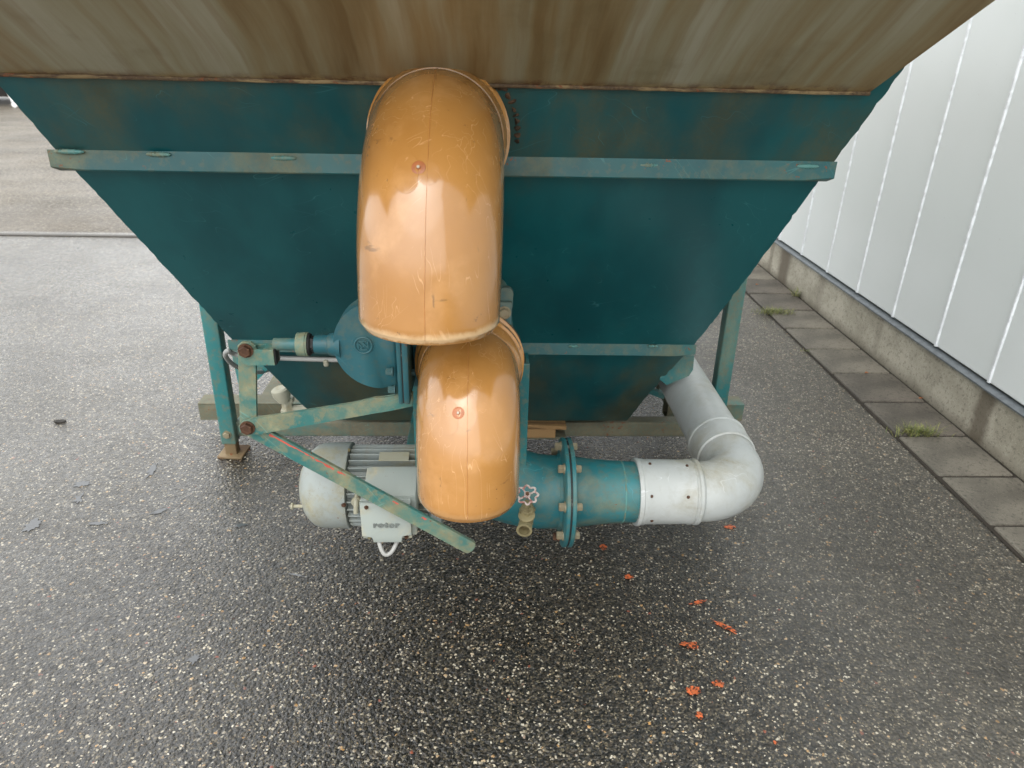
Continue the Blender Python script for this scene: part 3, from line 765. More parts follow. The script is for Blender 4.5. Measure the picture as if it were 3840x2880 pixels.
# ================================================================== GATE VALVE AND LINKAGE
VZ = onY(800, 745, 1.48).z
bm = B()
dc = onY(822, 746, 1.385); rD = .096
flx = onY(858, 746, 1.385).x
poly = []
for k in range(33):
    a = R(90 + k * 180 / 32 ); poly.append(Vector((dc.x + rD * math.cos(a), 1.380, dc.z + rD * math.sin(a))))
poly = [Vector((flx, 1.380, dc.z + rD * .985))] + poly + [Vector((flx, 1.380, dc.z - rD * .985))]
prism(bm, poly, (0, .055, 0), .008)
gv = finish('valve_bonnet', bm, M['valve'], mac, True, 50)
bm = B()
for k_, (ox, t_) in enumerate(((.006, .010), (.0185, .013))):
    box(bm, (flx + ox, 1.412, dc.z - .004), (t_, .125, .232 - k_ * .0), .004, None, 2)
finish('valve_flange', bm, M['valve'], gv, True, 40)
bm = B(); box(bm, (flx + .0118, 1.412, dc.z - .004), (.003, .12, .226)); finish('flange_gasket', bm, M['rubber'], gv)
for (px, py) in ((846, 803), (851, 842)): bolt('valve', onY(px, py, 1.362) + Vector((.0, 0, 0)), (-1, 0, 0), gv, 'flange_bolt', .008, .012)
bolt('valve', onY(889, 804, 1.41), (1, 0, 0), gv, 'flange_bolt', .008, .008)
# valve body frame
f0, f1 = onY(878, 652, 1.46), onY(1102, 838, 1.46)
bm = B(); box(bm, ((f0.x + f1.x) / 2, 1.49, (f0.z + f1.z) / 2), (f1.x - f0.x, .055, f0.z - f1.z), .003); finish('valve_body', bm, M['valve'], gv, True, 40)
bm = B(); box(bm, ((f0.x + f0.x + .06) / 2, 1.457, onY(870, 747, 1.45).z), (.075, .01, .008), .002); finish('body_ledge', bm, M['teal'], gv)
bm = B(); cyl(bm, (-.022, 1.40, .815), (-.022, 1.95, .815), .098, 48); finish('outlet_stub', bm, M['teal'], mac, True)
lu = onY(1093, 635, 1.48)
bm = B(); cyl(bm, (lu.x, 1.475, lu.z), (lu.x, 1.49, lu.z), .016, 20); box(bm, (lu.x, 1.4825, lu.z - .015), (.030, .0148, .03)); finish('lifting_lug', bm, M['valve'], gv, True, 40)
bolt('bolt', onY(1089, 676, 1.461), (0, -1, 0), gv, 'frame_bolt', .012, .010)
# logo: ring and slanted letter on the bonnet
lc = onY(785, 746, 1.379)
def torus(bm, c, axis, R0, r, n=36, m_=8):
    u, v = frame_of(Vector(axis)); ax = Vector(axis).normalized(); rings = []
    for i in range(n):
        a = 2 * math.pi * i / n; d = u * math.cos(a) + v * math.sin(a)
        rings.append([bm.verts.new(Vector(c) + d * (R0 + r * math.cos(2 * math.pi * k / m_)) + ax * r * math.sin(2 * math.pi * k / m_)) for k in range(m_)])
    for i in range(n):
        a, b = rings[i], rings[(i + 1) % n]
        for k in range(m_): bm.faces.new((a[k], a[(k + 1) % m_], b[(k + 1) % m_], b[k]))
bm = B(); torus(bm, lc, (0, 1, 0), .0175, .0022); finish('logo_ring', bm, M['valve'], gv, True)
bm = B()
def bar(bm, a, b, w_=.0022, t_=.0024):
    a, b = Vector(a), Vector(b); d = (b - a); L = d.length; an = math.atan2(d.z, d.x)
    box(bm, (a + b) / 2, (L, t_, w_), .0004, Matrix.Rotation(-an, 3, 'Y'), 1)
def lp(x, z): return (lc.x + x, 1.3795, lc.z + z)
for a, b in (((-.010, -.008), (-.010, .006)), ((-.010, .006), (-.002, -.006)), ((-.004, .009), (.009, -.004)), ((.0095, -.006), (.0095, .008)), ((-.007, .0095), (.006, .0095)), ((-.005, -.0095), (.008, -.0095)), ((-.006, -.0085), (.004, .0015))):
    bar(bm, lp(*a), lp(*b), .0026, .005)
finish('logo_letter', bm, M['valve'], gv)
bm = B()
for k in list(range(-4, 4)) + list(range(9, 14)):
    a = R(180 + k * 13) if k < 5 else R(k * 13 - 150)
    p = Vector((lc.x + .0235 * math.cos(a), 1.3797, lc.z + .0235 * math.sin(a)))
    q = Vector((lc.x + .0195 * math.cos(a), 1.3797, lc.z + .0195 * math.sin(a)))
    bar(bm, p, q, .001, .0016)
finish('logo_lettering', bm, M['valve'], gv)['kind'] = 'stuff'
# rod, collar, nuts, clevis
RZ = onY(700, 744, 1.402).z; RY = 1.402
def xof(px): return onY(px, 746, RY).x
bm = B(); lathe(bm, (xof(732), RY, RZ), (-1, 0, 0), [(-.006, .03), (0, .0285), (.004, .026), (xof(732) - xof(712), .023), (xof(732) - xof(710), .0205), (xof(732) - xof(681), .0198), (xof(732) - xof(680), .018)], 30)
finish('valve_neck', bm, M['valve'], gv, True, 40)
bm = B(); lathe(bm, (xof(680), RY, RZ), (-1, 0, 0), [(0, .019), (.001, .0185), (.009, .0185), (.010, .014)], 6); finish('gland_nut', bm, M['rubber'], gv)
bm = B(); lathe(bm, (xof(668), RY, RZ), (-1, 0, 0), [(0, .0205), (.001, .0255), (.004, .0255), (.005, .0235), (.005, .0255), (xof(668) - xof(643), .0245), (xof(668) - xof(642), .021)], 30)
finish('rod_collar', bm, M['linkage'], gv, True, 35)
bm = B(); lathe(bm, (xof(662), RY, RZ), (-1, 0, 0), [(0, .013), (xof(662) - xof(592), .013)], 26); finish('rod', bm, M['pump'], gv, True, 40)
bm = B(); torus(bm, (xof(669), RY, RZ), (1, 0, 0), .020, .004, 26, 8); finish('rubber_bellow', bm, M['rubber'], gv, True)
# clevis: two cheeks and a closed end
cz = onY(560, 750, 1.44).z
xa, xb = xof(519), xof(594)
bm = B()
for yy in (RY - .0185, RY + .0115):
    pts = []
    for k in range(13):
        a = R(90 + 180 * k / 12); pts.append(Vector((xa + .0175 + .0175 * math.cos(a), yy, cz + .0175 * math.sin(a))))
    pts = [Vector((xb, yy, cz + .0175))] + pts + [Vector((xb, yy, cz - .0175))]
    prism(bm, pts, (0, .007, 0), .001)
box(bm, ((xb + xb - .022) / 2 - .0006, RY, cz), (.020, .0225, .0348))
clv = finish('clevis', bm, M['linkage'], mac, False)
bm = B(); box(bm, (xb + .0015, RY, cz), (.003, .03, .035)); finish('clevis_end', bm, M['rubber'], clv)
bolt('boltrust', onY(530, 758, RY - .022), (-.0, -1, 0), clv, 'pivot_bolt', .0125, .010)
# bell-crank lever: upright and long handle in one bent flat bar, lying between the clevis cheeks
LY = 1.397
A_ = onY(534, 757, LY); Bc = onY(536, 925, LY); C_ = onY(1015, 1184, LY)
hw = .0185
du = Vector((C_.x - Bc.x, 0, C_.z - Bc.z)).normalized(); nu = Vector((-du.z, 0, du.x)) * 1.0   # right-hand normal in xz
if nu.z < 0: nu = -nu
def xz(v, y=LY): return Vector((v.x, y, v.z))
bm = B()
inner = Bc + Vector((hw, 0, 0)); 
poly = [xz(A_ + Vector((-hw, 0, .010))), xz(A_ + Vector((-hw * .5, 0, .018))), xz(A_ + Vector((hw * .5, 0, .018))), xz(A_ + Vector((hw, 0, .010))),
        xz(Vector((Bc.x + hw, 0, Bc.z + .012)))]
st = Bc + du * .032 + nu * hw
poly.append(xz(st)); 
for k in range(9):
    a = R(90 - 180 * k / 8); poly.append(xz(C_ + nu * hw * math.sin(a) + du * (hw * .55 * math.cos(a))))
poly.append(xz(Bc + du * .004 - nu * hw * 1.02)); poly.append(xz(Bc + Vector((-hw, 0, -.006))))
prism(bm, poly, (0, .010, 0), .0012)
lev = finish('lever_handle', bm, M['linkage'], mac, False)
# chipped primer along the handle's upper edge
bm = B()
random.seed(11)
for (t0, t1) in ((.045, .155), (.158, .205), (.215, .235), (.36, .375), (.44, .452)):
    n = max(4, int((t1 - t0) / .006)); ring = []
    for k in range(n + 1):
        t = t0 + (t1 - t0) * k / n; ring.append(Bc + du * t + nu * (hw - .0035 - random.uniform(0, .001)))
    for k in range(n, -1, -1):
        t = t0 + (t1 - t0) * k / n; ring.append(Bc + du * t + nu * (hw - .0055 - random.uniform(.0, .0042)))
    bm = B(); bm.faces.new([bm.verts.new(xz(p, LY - .0006)) for p in ring]); finish('primer_chip', bm, M['pinkp'], lev)
# brace from the lower pivot to the bracket
bm = B(); y_ = LY - .013
top = [(523, 912), (545, 905), (760, 872), (808, 860), (838, 859), (892, 848)]; bot = [(892, 878), (842, 888), (810, 893), (760, 902), (560, 938), (530, 941), (517, 934), (515, 922)]
prism(bm, [onY(px, py, y_) for px, py in top + bot], (0, .009, 0), .0012)
finish('link_bar', bm, M['linkage'], lev)
bolt('boltrust', onY(534, 925, y_ - .003), (0, -1, 0), lev, 'pivot_bolt', .013, .010)

# --- bracket plate below the valve and volute cover
g0, g1 = onY(889, 822, 1.55), onY(1139, 960, 1.55)
bm = B(); box(bm, ((g0.x + g1.x) / 2, 1.565, (f1.z + .40) / 2), (g1.x - g0.x, .012, f1.z - .40 + .03), .002); finish('bracket_plate', bm, M['teal'], mac)
for xx in (g0.x + .005, g1.x - .005):
    bm = B(); box(bm, (xx, 1.60, (f1.z + .36) / 2), (.008, .058, f1.z - .36 + .03), .001); finish('bracket_web', bm, M['teal'], mac)
PY, PZ = 1.60, .365
vc = Vector((onY(1122, 930, 1.5).x - .099, 1.49, onY(1000, 935, 1.5).z))
bm = B(); lathe(bm, (vc.x, 1.56, vc.z), (0, -1, 0), [(0, .084), (.05, .084), (.056, .079)], 48); finish('volute_cover', bm, M['pump'], mac, True, 40)
bm = B(); torus(bm, (vc.x, 1.525, vc.z), (0, 1, 0), .092, .007, 60, 10); finish('rubber_hose', bm, M['rubber'], mac, True)
bolt('brass', onY(1110, 925, 1.49), (.4, -1, .1), mac, 'cover_bolt', .013, .014)

# ================================================================== PUMP, REDUCER
bm = B()
pp = smooth_path([Vector((.213, PY, PZ)), Vector((.15, PY, PZ + .003)), Vector((.10, PY - .002, PZ + .016)), Vector((.04, PY - .002, PZ + .038)), Vector((-.04, PY, PZ + .062)), Vector((-.10, PY, PZ + .07))], 8)
sweep(bm, pp, [.0965 + .007 * i / len(pp) for i in range(len(pp))], 64)
pump = finish('pump_casing', bm, M['pump'], mac, True, 40)
bm = B(); lathe(bm, (-.125, PY, PZ + .04), (1, 0, 0), [(0, .09), (.01, .098), (.09, .098), (.10, .09)], 48); finish('pump_housing', bm, M['pump'], pump, True, 40)
bm = B(); lathe(bm, (.212, PY, PZ), (1, 0, 0), [(-.012, .098), (-.004, .103), (0, .142), (.002, .1445), (.0095, .1445), (.0105, .143)], 72); finish('flange', bm, M['pump'], pump, True, 35)
bm = B(); lathe(bm, (.2225, PY, PZ), (1, 0, 0), [(0, .143), (.004, .143)], 64); finish('gasket', bm, M['rubber'], pump, True, 35)
bm = B(); lathe(bm, (.2265, PY, PZ), (1, 0, 0), [(0, .142), (.0015, .1445), (.0095, .1445), (.0115, .142), (.012, .1), (.02, .094)], 72); finish('flange', bm, M['pump'], pump, True, 35)
for k in range(8):
    a = R(22.5 + 45 * k + 6); q = Vector((0, math.cos(a), math.sin(a))) * .124
    kind = 'boltrust' if math.sin(a) < -.75 else 'bolt'
    bolt(kind, Vector((.208, PY, PZ)) + q, (-1, 0, 0), pump, 'flange_bolt', .0115, .014)
    bolt(kind, Vector((.241, PY, PZ)) + q, (1, 0, 0), pump, 'flange_nut', .0105, .012)
bm = B(); lathe(bm, (.24, PY, PZ), (1, 0, 0), [(0, .0935), (.03, .091), (.06, .087), (.10, .0835), (.145, .0815), (.20, .0805)], 64); red = finish('reducer', bm, M['pump'], pump, True, 40)
bm = B(); torus(bm, (.372, PY, PZ), (1, 0, 0), .0815, .0022, 60, 6)
for v in bm.verts: v.co.x += .0016 * noise.noise(v.co * 50)
finish('weld_ring', bm, M['weld'], pump, True)
# sample tap: small gate valve with a handwheel
t0 = onY(1138, 1110, 1.455); tw = onY(1139, 1069, 1.43); tp = onY(1131, 1139, 1.415)
upv = (tw - t0).normalized()
bm = B(); lathe(bm, t0 - Vector((0, 0, .028)), upv, [(0, .012), (.004, .0165), (.022, .018), (.030, .018), (.031, .0205), (.036, .0205), (.037, .0185)], 28)
tap = finish('sample_tap', bm, M['brass'], pump, True, 35)
bm = B(); lathe(bm, t0 + upv * .0095, upv, [(0, .017), (.009, .016), (.010, .0115), (.020, .0085)], 6)
lathe(bm, t0 + upv * .028, upv, [(0, .0065), (.022, .0065)], 16); finish('tap_bonnet', bm, M['brass'], pump)
pd = Vector((-.15, -.97, -.06)).normalized()
pc = Vector((t0.x - .002, t0.y, t0.z - .018))
bm = B(); lathe(bm, pc, pd, [(0, .016), (.026, .0195), (.040, .0195)], 6, False, .3); lathe(bm, pc, pd, [(.040, .0195), (.040, .0138), (.020, .0125), (.012, .009)], 6 * 4, False, .3)
finish('tap_port', bm, M['brass'], pump, True, 30, recalc=False)
bm = B(); lathe(bm, pc + pd * .010, pd, [(0, .0125), (.002, .0125)], 20); finish('port_bore', bm, M['rubber'], pump)
bm = B(); cyl(bm, pc, (pc.x + .01, 1.52, pc.z + .004), .014, 6); lathe(bm, (pc.x + .006, pc.y + .035, pc.z + .002), (0, 1, 0), [(0, .02), (.018, .02)], 6); finish('tap_inlet', bm, M['brass'], pump)
# handwheel
bm = B(); ax = (upv + Vector((0, -.15, .1))).normalized(); u, v = frame_of(ax); pts = []
for k in range(96):
    a = 2 * math.pi * k / 96; rr = .0235 + .0028 * math.cos(8 * a); pts.append(tw + (u * math.cos(a) + v * math.sin(a)) * rr)
n = len(pts); rings = []
for i in range(n):
    d = (pts[(i + 1) % n] - pts[i - 1]).normalized(); s1 = d.cross(ax).normalized()
    rings.append([bm.verts.new(pts[i] + (s1 * math.cos(2 * math.pi * k / 6) + ax * math.sin(2 * math.pi * k / 6)) * .0026) for k in range(6)])
for i in range(n):
    for k in range(6): bm.faces.new((rings[i][k], rings[i][(k + 1) % 6], rings[(i + 1) % n][(k + 1) % 6], rings[(i + 1) % n][k]))
for k in range(4):
    a = 2 * math.pi * k / 4 + .5; d = u * math.cos(a) + v * math.sin(a)
    sweep(bm, [tw + d * .005, tw + d * .015 - ax * .002, tw + d * .0235], .0022, 8)
lathe(bm, tw - ax * .004, ax, [(0, .0075), (.008, .0075)], 18)
finish('handwheel', bm, M['wheelw'], pump, True, 50)
bm = B(); lathe(bm, tw + ax * .003, ax, [(0, .0052), (.005, .0045)], 6); finish('wheel_nut', bm, M['boltrust'], pump)

# ================================================================== GREY PVC PIPE
PX = .712
bm = B(); pts = []
BR = .125
for xx in (.43, .50, .56, .575): pts.append(Vector((xx, PY, PZ)))
for k in range(0, 25):
    a = R(90) * k / 24; pts.append(Vector((PX - BR + BR * math.sin(a), PY + BR * (1 - math.cos(a)), PZ)))
for yy in (1.78, 1.80): pts.append(Vector((PX, yy, PZ)))
sweep(bm, pts, .0805, 64); gp = finish('drain_pipe_elbow', bm, M['pvc'], mac, True, 50)
gp['label'] = 'pale grey plastic pipe elbow'
bm = B(); prof = [(.408, .079), (.408, .089), (.411, .0905), (.418, .0905), (.421, .088), (.430, .088), (.433, .0865), (.545, .0855), (.549, .0872), (.556, .0872), (.559, .085), (.563, .085), (.566, .0885), (.573, .0885), (.577, .086), (.580, .0815)]
lathe(bm, (0, PY, PZ), (1, 0, 0), prof, 72, False); cpl = finish('pipe_coupling', bm, M['pvc'], mac, True, 28)
for (px, py) in ((1408, 1072), (1487, 1074), (1404, 1002), (1484, 1006), (1408, 1125)):
    bvp = bvh_of(cpl); h0, n0 = hit(bvp, px, py)
    if h0: bolt('boltrust', h0, n0, cpl, 'pipe_screw', .0036, .0028)
bm = B(); sweep(bm, [Vector((PX, 1.80, PZ)), Vector((PX, 2.4, PZ + .004)), Vector((PX, 3.4, PZ + .02))], .0795, 64); finish('drain_pipe', bm, M['pvc'], mac, True, 50)
bm = B(); lathe(bm, (PX, 0, PZ), (0, 1, 0), [(1.768, .0815), (1.772, .086), (1.80, .0865), (1.852, .0865), (1.856, .089), (1.864, .089), (1.868, .0865), (1.874, .0865), (1.877, .081)], 72, False)
col2 = finish('pipe_socket', bm, M['pvc'], mac, True, 28)
bm = B(); lathe(bm, (PX - .006, 1.82, PZ - .002), (0, 1, 0), [(0, .094), (.002, .0945), (.006, .0945)], 60, False); bm.free()
# teal strap bracket carrying the pipe
bm = B(); torus(bm, (PX, 2.62, PZ), (0, 1, 0), .083, .005, 48, 6); finish('pipe_strap', bm, M['teal'], mac, True)
bm = B(); box(bm, (PX + .03, 2.62, .22), (.04, .02, .16), .002); finish('pipe_support', bm, M['teal'], mac)
bm = B(); box(bm, onY(1412, 846, 2.5), (.09, .03, .022), .002, Matrix.Rotation(R(22), 3, 'Y')); finish('cross_strut', bm, M['teal'], mac)

# ================================================================== MOTOR
MY, MZ = 1.60, .388
bm = B(); lathe(bm, (0, MY, MZ), (1, 0, 0), [(-.335, .05), (-.335, .083), (-.13, .083), (-.125, .11), (-.112, .112), (-.10, .112), (-.098, .09)], 48); mot = finish('motor_body', bm, M['grey'], mac, True, 35)
mot['label'] = 'grey finned electric motor'
bm = B(); lathe(bm, (0, MY, MZ), (1, 0, 0), [(-.462, .035), (-.4615, .05), (-.455, .062), (-.449, .078), (-.438, .092), (-.424, .1035), (-.412, .1085), (-.40, .1105), (-.338, .1125), (-.336, .1115), (-.336, .104)], 60)
lathe(bm, (-.462, MY, MZ), (1, 0, 0), [(0, .034), (.002, .034)], 24); fc = finish('fan_cover', bm, M['grey'], mot, True, 40)
bm = B(); cyl(bm, (-.458, MY - .045, MZ - .035), (-.482, MY - .045, MZ - .035), .0045, 10); lathe(bm, (-.482, MY - .045, MZ - .035), (-1, 0, 0), [(0, .009), (.005, .009)], 12); finish('grease_nipple', bm, M['cream'], mot)
fin0 = None
for k in range(30):
    a = 2 * math.pi * k / 30 + .05
    if fin0 is None:
        bm = B(); box(bm, (0, 0, .0105), (.20, .0034, .024), .0012, None, 1); fin0 = finish('cooling_fin', bm, M['grey'], None)
        fin0.location = (-.233, MY + .083 * math.cos(a), MZ + .083 * math.sin(a)); fin0.rotation_euler = (a - math.pi / 2, 0, 0); attach(fin0, mot)
    else:
        dup(fin0, (-.233, MY + .083 * math.cos(a), MZ + .083 * math.sin(a)), (a - math.pi / 2, 0, 0), mot)
bm = B(); a = R(106); c = Vector((onY(851, 979, 1.57).x, MY + .109 * math.cos(a), MZ + .109 * math.sin(a))); box(bm, c, (.075, .03, .002), .0005, Matrix.Rotation(a - math.pi / 2, 3, 'X'), 1); finish('nameplate', bm, M['cream'], mot)
for (px, py, kd) in ((753, 973, 'brass'), (742, 1091, 'boltrust'), (806, 1094, 'bolt')):
    bvp = bvh_of(fc); h0, n0 = hit(bvp, px, py)
    if h0: bolt(kd, h0, n0, mot, 'cover_screw', .005, .004)
# terminal box
x0, x1 = onY(780, 1120, 1.435).x, onY(888, 1120, 1.435).x; zt, zb = onY(834, 1082, 1.435).z, onY(834, 1166, 1.435).z
xm = (x0 + x1) / 2; W_ = x1 - x0
bm = B(); prism(bm, [Vector((x0 + .006, 1.450, zb + .004)), Vector((x0 + .006, 1.450, zt + .004)), Vector((x0 + .006, 1.485, zt + .022)), Vector((x0 + .006, 1.53, zt + .034)), Vector((x0 + .006, 1.53, zb + .03)), Vector((x0 + .006, 1.46, zb + .004))], (W_ + .006, 0, 0), .004)
tb = finish('terminal_box', bm, M['grey_dark'], mot, True, 40)
bm = B()
cut = .018
P_ = [(x0, zt - .002), (x1, zt - .002), (x1, zb + cut), (x1 - .024, zb + cut), (x1 - .024, zb - .003), (x0 + .026, zb - .003), (x0 + .026, zb + cut * .8), (x0, zb + cut * .8)]
prism(bm, [Vector((a, 1.428, b)) for a, b in P_], (0, .012, 0), .002)
box(bm, (xm, 1.4465, (zt + zb) / 2), (W_, .0125, zt - zb), .002)
finish('box_lid', bm, M['grey_dark'], mot, True, 40)
for a, b, kd in ((x0 + .016, zt - .013, 'boltrust'), (x1 - .010, zt - .010, 'boltrust'), (x0 + .016, zb + .005, 'brass'), (x1 - .014, zb + .005, 'boltrust')):
    bolt(kd, (a, 1.427 if b > zb + .02 else 1.439, b), (0, -1, 0), mot, 'lid_screw', .0042, .004)
cu = bpy.data.curves.new('lettering', 'FONT'); cu.body = 'rotor'; cu.size = .0205; cu.extrude = .0022; cu.bevel_depth = .0003; cu.align_x = 'CENTER'; cu.space_character = 1.15; cu.offset = .0007
tmp = bpy.data.objects.new('tmp', cu); col.objects.link(tmp)
bpy.context.view_layer.update()
me = bpy.data.meshes.new_from_object(tmp); bpy.data.objects.remove(tmp)
for v in me.vertices: v.co = Vector((v.co.x * 1.2, v.co.y, v.co.z))
me.materials.clear(); me.materials.append(plain('shadowed_cast_lettering_paint', srgb(118, 124, 120), .5))  # darker than the lid: shade of the raised letters put into the colour
lt = bpy.data.objects.new('lettering', me); col.objects.link(lt); lt.rotation_euler = (math.pi / 2, 0, 0); lt.location = (xm, 1.4275, onY(834, 1137, 1.43).z); lt.parent = mot
lt.location = Vector(lt.location)
lz = zb
bm = B(); sweep(bm, smooth_path([Vector((xm - .022, 1.455, lz + .01)), Vector((xm - .020, 1.435, lz - .012)), Vector((xm - .008, 1.425, lz - .036)), Vector((xm + .008, 1.43, lz - .034)), Vector((xm + .022, 1.445, lz - .012)), Vector((xm + .030, 1.46, lz + .01))], 8), .0052, 12)
finish('motor_cable', bm, M['cable'], mot, True)
hk = onY(770, 1085, 1.485)
bm = B(); sweep(bm, smooth_path([hk + Vector((.0, .02, .012)), hk + Vector((0, .0, .006)), hk + Vector((0, -.006, -.004)), hk + Vector((-.002, -.008, -.026))], 6), .0062, 12); lathe(bm, hk + Vector((0, .005, 0)), (0, -1, 0), [(0, .013), (.006, .013)], 20)
finish('lifting_hook', bm, M['cream'], mot, True, 50)
bm = B(); box(bm, (-.21, MY + .05, MZ - .115), (.14, .06, .03), .004); box(bm, (-.21, 1.98, .27), (.05, .66, .04), .003); finish('motor_mount', bm, M['teal'], mac)
bm = B(); box(bm, (.0, 2.04, .27), (.05, .75, .04), .003); finish('pump_mount', bm, M['teal'], mac)
bm = B(); box(bm, (-.115, MY - .02, MZ - .05), (.03, .15, .04), .003); finish('coupling_guard', bm, M['grey'], mot)

# ================================================================== TIMBER PIECES resting on the pump mount behind
w0 = onY(1176, 938, 2.27)
bm = B(); box(bm, (w0.x - .012, 2.30, w0.z + .002), (.105, .06, .036), .003); 
tag(finish('timber_block', bm, M['wood']), 'short sawn timber block with end grain wedged under the hopper bottom', 'timber block')
w1 = onY(1182, 924, 2.27)
bm = B(); box(bm, (w1.x, 2.305, w1.z + .001), (.14, .07, .014), .002, Matrix.Rotation(R(3), 3, 'Y'))
tag(finish('timber_board', bm, M['wood']), 'thin splintered board lying on the timber block under the hopper', 'board')
bm = B(); box(bm, (w0.x, 2.33, w0.z - .022), (.16, .1, .01)); finish('timber_shelf', bm, M['beam'], mac)

# ================================================================== SMALL THINGS ON THE GROUND
def blob(px, py, rx, ry, seed, mat, name, z=.004, h_=.0008, jag=.45, n=30, rot=0):
    c = onZ(px, py); bm = B(); ring = []
    for k in range(n):
        a = 2 * math.pi * k / n; r_ = 1 + jag * noise.noise(Vector((math.cos(a) * 2.2, math.sin(a) * 2.2, seed))) + jag * .5 * noise.noise(Vector((math.cos(a) * 6, math.sin(a) * 6, seed + 9)))
        x_, y_ = rx * r_ * math.cos(a), ry * r_ * math.sin(a)
        ring.append(Vector((c.x + x_ * math.cos(rot) - y_ * math.sin(rot), c.y + x_ * math.sin(rot) + y_ * math.cos(rot), z)))
    prism(bm, ring, (0, 0, h_)); return finish(name, bm, mat)
K = .0012
reds = [((1303, 1183), .011, .014, 0, 'small round orange paint dab nearest the pump flange'),
        ((1358, 1247), .013, .011, 0, 'speckled orange paint dab between the flange and the long smear'),
        ((1508, 1302), .022, .006, .3, 'thin ragged orange paint streak above the long smear'),
        ((1567, 1355), .030, .008, -.7, 'long slanted orange paint smear on the asphalt, the longest'),
        ((1491, 1395), .022, .013, -.2, 'darker orange-brown paint patch left of the long smear'),
        ((1550, 1477), .012, .013, -.6, 'orange paint patch right of the lowest big patch'),
        ((1497, 1494), .019, .012, .3, 'lowest big orange paint patch, left of its smaller neighbour'),
        ((1511, 1547), .008, .010, 0, 'small orange paint speck below the lowest big patch'),
        ((1576, 1139), .020, .010, 0, 'orange paint fleck just below the grey elbow pipe'),
        ((1676, 1605), .006, .005, 0, 'tiny orange paint speck near the bottom edge of the yard')]
for i, (p, a, b, r_, lab) in enumerate(reds):
    o = blob(p[0], p[1], a, b, i * 3.1, M['redmark'], 'paint_mark', .002, .0006, .75 if i in (2, 3) else .5, 34, r_)
    tag(o, lab, 'paint mark', 'orange paint marks on the asphalt')
puds = [((328, 1016), .012, .040, .1, 'narrow upright sliver of rainwater nearest the left leg'),
        ((176, 1046), .024, .016, 0, 'rainwater patch at the top of the dribbled trail'),
        ((170, 1078), .012, .030, .2, 'thin rainwater trail below the top patch'),
        ((344, 1105), .028, .010, .6, 'slanted rainwater sliver right of the others'),
        ((212, 1131), .030, .008, .15, 'flat rainwater sliver in the middle of the yard left'),
        ((70, 1135), .018, .030, -.2, 'rainwater patch closest to the left edge'),
        ((420, 1424), .012, .014, .0, 'small round rainwater patch low in the yard'),
        ((520, 1135), .016, .008, .2, 'rainwater spot between the left leg and the motor'),
        ((640, 1243), .026, .003, -.3, 'hair thin rainwater line below the motor')]
for i, (p, a, b, r_, lab) in enumerate(puds):
    o = blob(p[0], p[1], a, b, 40 + i * 2.3, M['water'], 'puddle', .0012, .0005, .8, 44, r_)
    tag(o, lab, 'puddle', 'small puddles on the asphalt')
def tuft(px, py, n, h_, spread, seed, label, x=None):
    random.seed(seed); c = onZ(px, py, .01)
    if x: c.x = x
    bm = B()
    for k in range(n):
        b = c + Vector((random.gauss(0, spread), random.gauss(0, spread * .35), -.004)); a = random.uniform(0, 6.28); L = h_ * random.uniform(.5, 1.1); le = random.uniform(.3, 1.1)
        d = Vector((math.cos(a) * le, math.sin(a) * le, 1)).normalized(); s1 = Vector((-math.sin(a), math.cos(a), 0)) * .0011
        p1 = b + d * L * .5; p2 = p1 + (d + Vector((math.cos(a), math.sin(a), -.5)) * .5).normalized() * L * .5
        v = [bm.verts.new(q) for q in (b - s1, b + s1, p1 + s1, p1 - s1, p2)]
        bm.faces.new((v[0], v[1], v[2], v[3])); bm.faces.new((v[3], v[2], v[4]))
    o = finish('grass_tuft', bm, M['grass'], None, recalc=False); tag(o, label, 'grass tuft', 'grass tufts growing between the pavers'); return o
tuft(1672, 676, 260, .055, .055, 3, 'wide low grass tuft across a paver joint near the hopper leg')
tuft(1980, 936, 260, .060, .042, 4, 'largest grass tuft, in the paver joint nearest the camera')
tuft(1712, 640, 50, .09, .016, 5, 'thin upright grass tuft against the stained plinth', 1.995)
tuft(1742, 758, 26, .022, .012, 6, 'tiny sparse grass tuft at the outer paver edge')
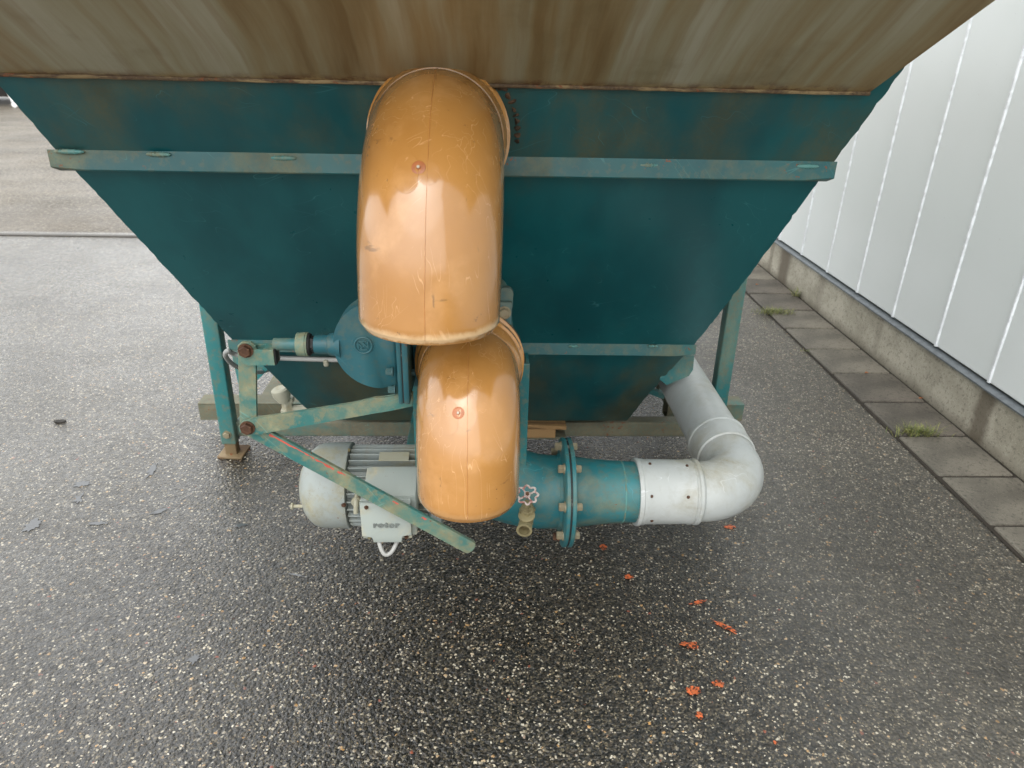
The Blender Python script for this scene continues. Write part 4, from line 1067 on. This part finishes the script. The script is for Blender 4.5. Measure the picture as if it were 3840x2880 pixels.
for i, (px, py, lab) in enumerate(((1635, 615, 'orange leaf by the plinth beside the thin grass tuft'), (1872, 806, 'small orange leaf at the foot of the plinth, middle one'), (1991, 861, 'pale orange leaf at the plinth foot nearest the camera'))):
    c = onZ(px, py, .012); c.x = min(c.x, 2.0)
    bm = B(); v = [bm.verts.new(c + Vector(q)) for q in ((-.012, 0, .001), (0, -.006, .004), (.012, .001, .002), (0, .007, .006))]; bm.faces.new((v[0], v[1], v[3])); bm.faces.new((v[1], v[2], v[3]))
    bmesh.ops.solidify(bm, geom=list(bm.faces), thickness=.0006)
    tag(finish('fallen_leaf', bm, M['leaf']), lab, 'leaf', 'fallen leaves along the plinth')
o = blob(130, 912, .026, .012, 90, M['dark'], 'slate_chip', .0015, .006, .5, 9, .1); tag(o, 'dark flat chip lying alone on the asphalt at the left', 'stone chip')

# ================================================================== TRAILER far at the left
wp = onZ(34, 233); tr_ = empty('parked_trailer', (wp.x - .8, wp.y, 0), 'white trailer with a jockey wheel parked far off at the left edge', 'trailer')
bm = B(); lathe(bm, (wp.x, wp.y - .03, .06), (0, 1, 0), [(0, .03), (.004, .055), (.02, .06), (.04, .06), (.056, .055), (.06, .03)], 28); jw = finish('jockey_wheel', bm, M['white'], tr_, True)
bm = B(); cyl(bm, (wp.x - .02, wp.y, .11), (wp.x - .16, wp.y, .62), .03, 16); finish('jockey_post', bm, M['white'], tr_, True)
bm = B(); box(bm, (wp.x + .0, wp.y, .125), (.10, .07, .02), .004); finish('wheel_fork', bm, M['white'], jw)
bm = B(); box(bm, (wp.x - 1.6, wp.y + 1.2, .98), (3.0, 2.2, .9), .12, None, 4); finish('trailer_body', bm, M['white'], tr_, True)
bm = B(); box(bm, (wp.x - 1.7, wp.y + 1.4, .34), (2.6, 1.8, .36), .02); finish('trailer_underside', bm, M['dark'], tr_)
for dx_ in (-2.4, -1.4):
    bm = B(); lathe(bm, (wp.x + dx_, wp.y + .5, .3), (0, 1, 0), [(0, .2), (.01, .3), (.16, .3), (.17, .2)], 28); finish('trailer_wheel', bm, M['rubber'], tr_, True)
bm = B(); box(bm, (wp.x - .1, wp.y + .02, .56), (.9, .08, .08), .01); finish('drawbar', bm, M['white'], tr_)

bpy.context.view_layer.update()
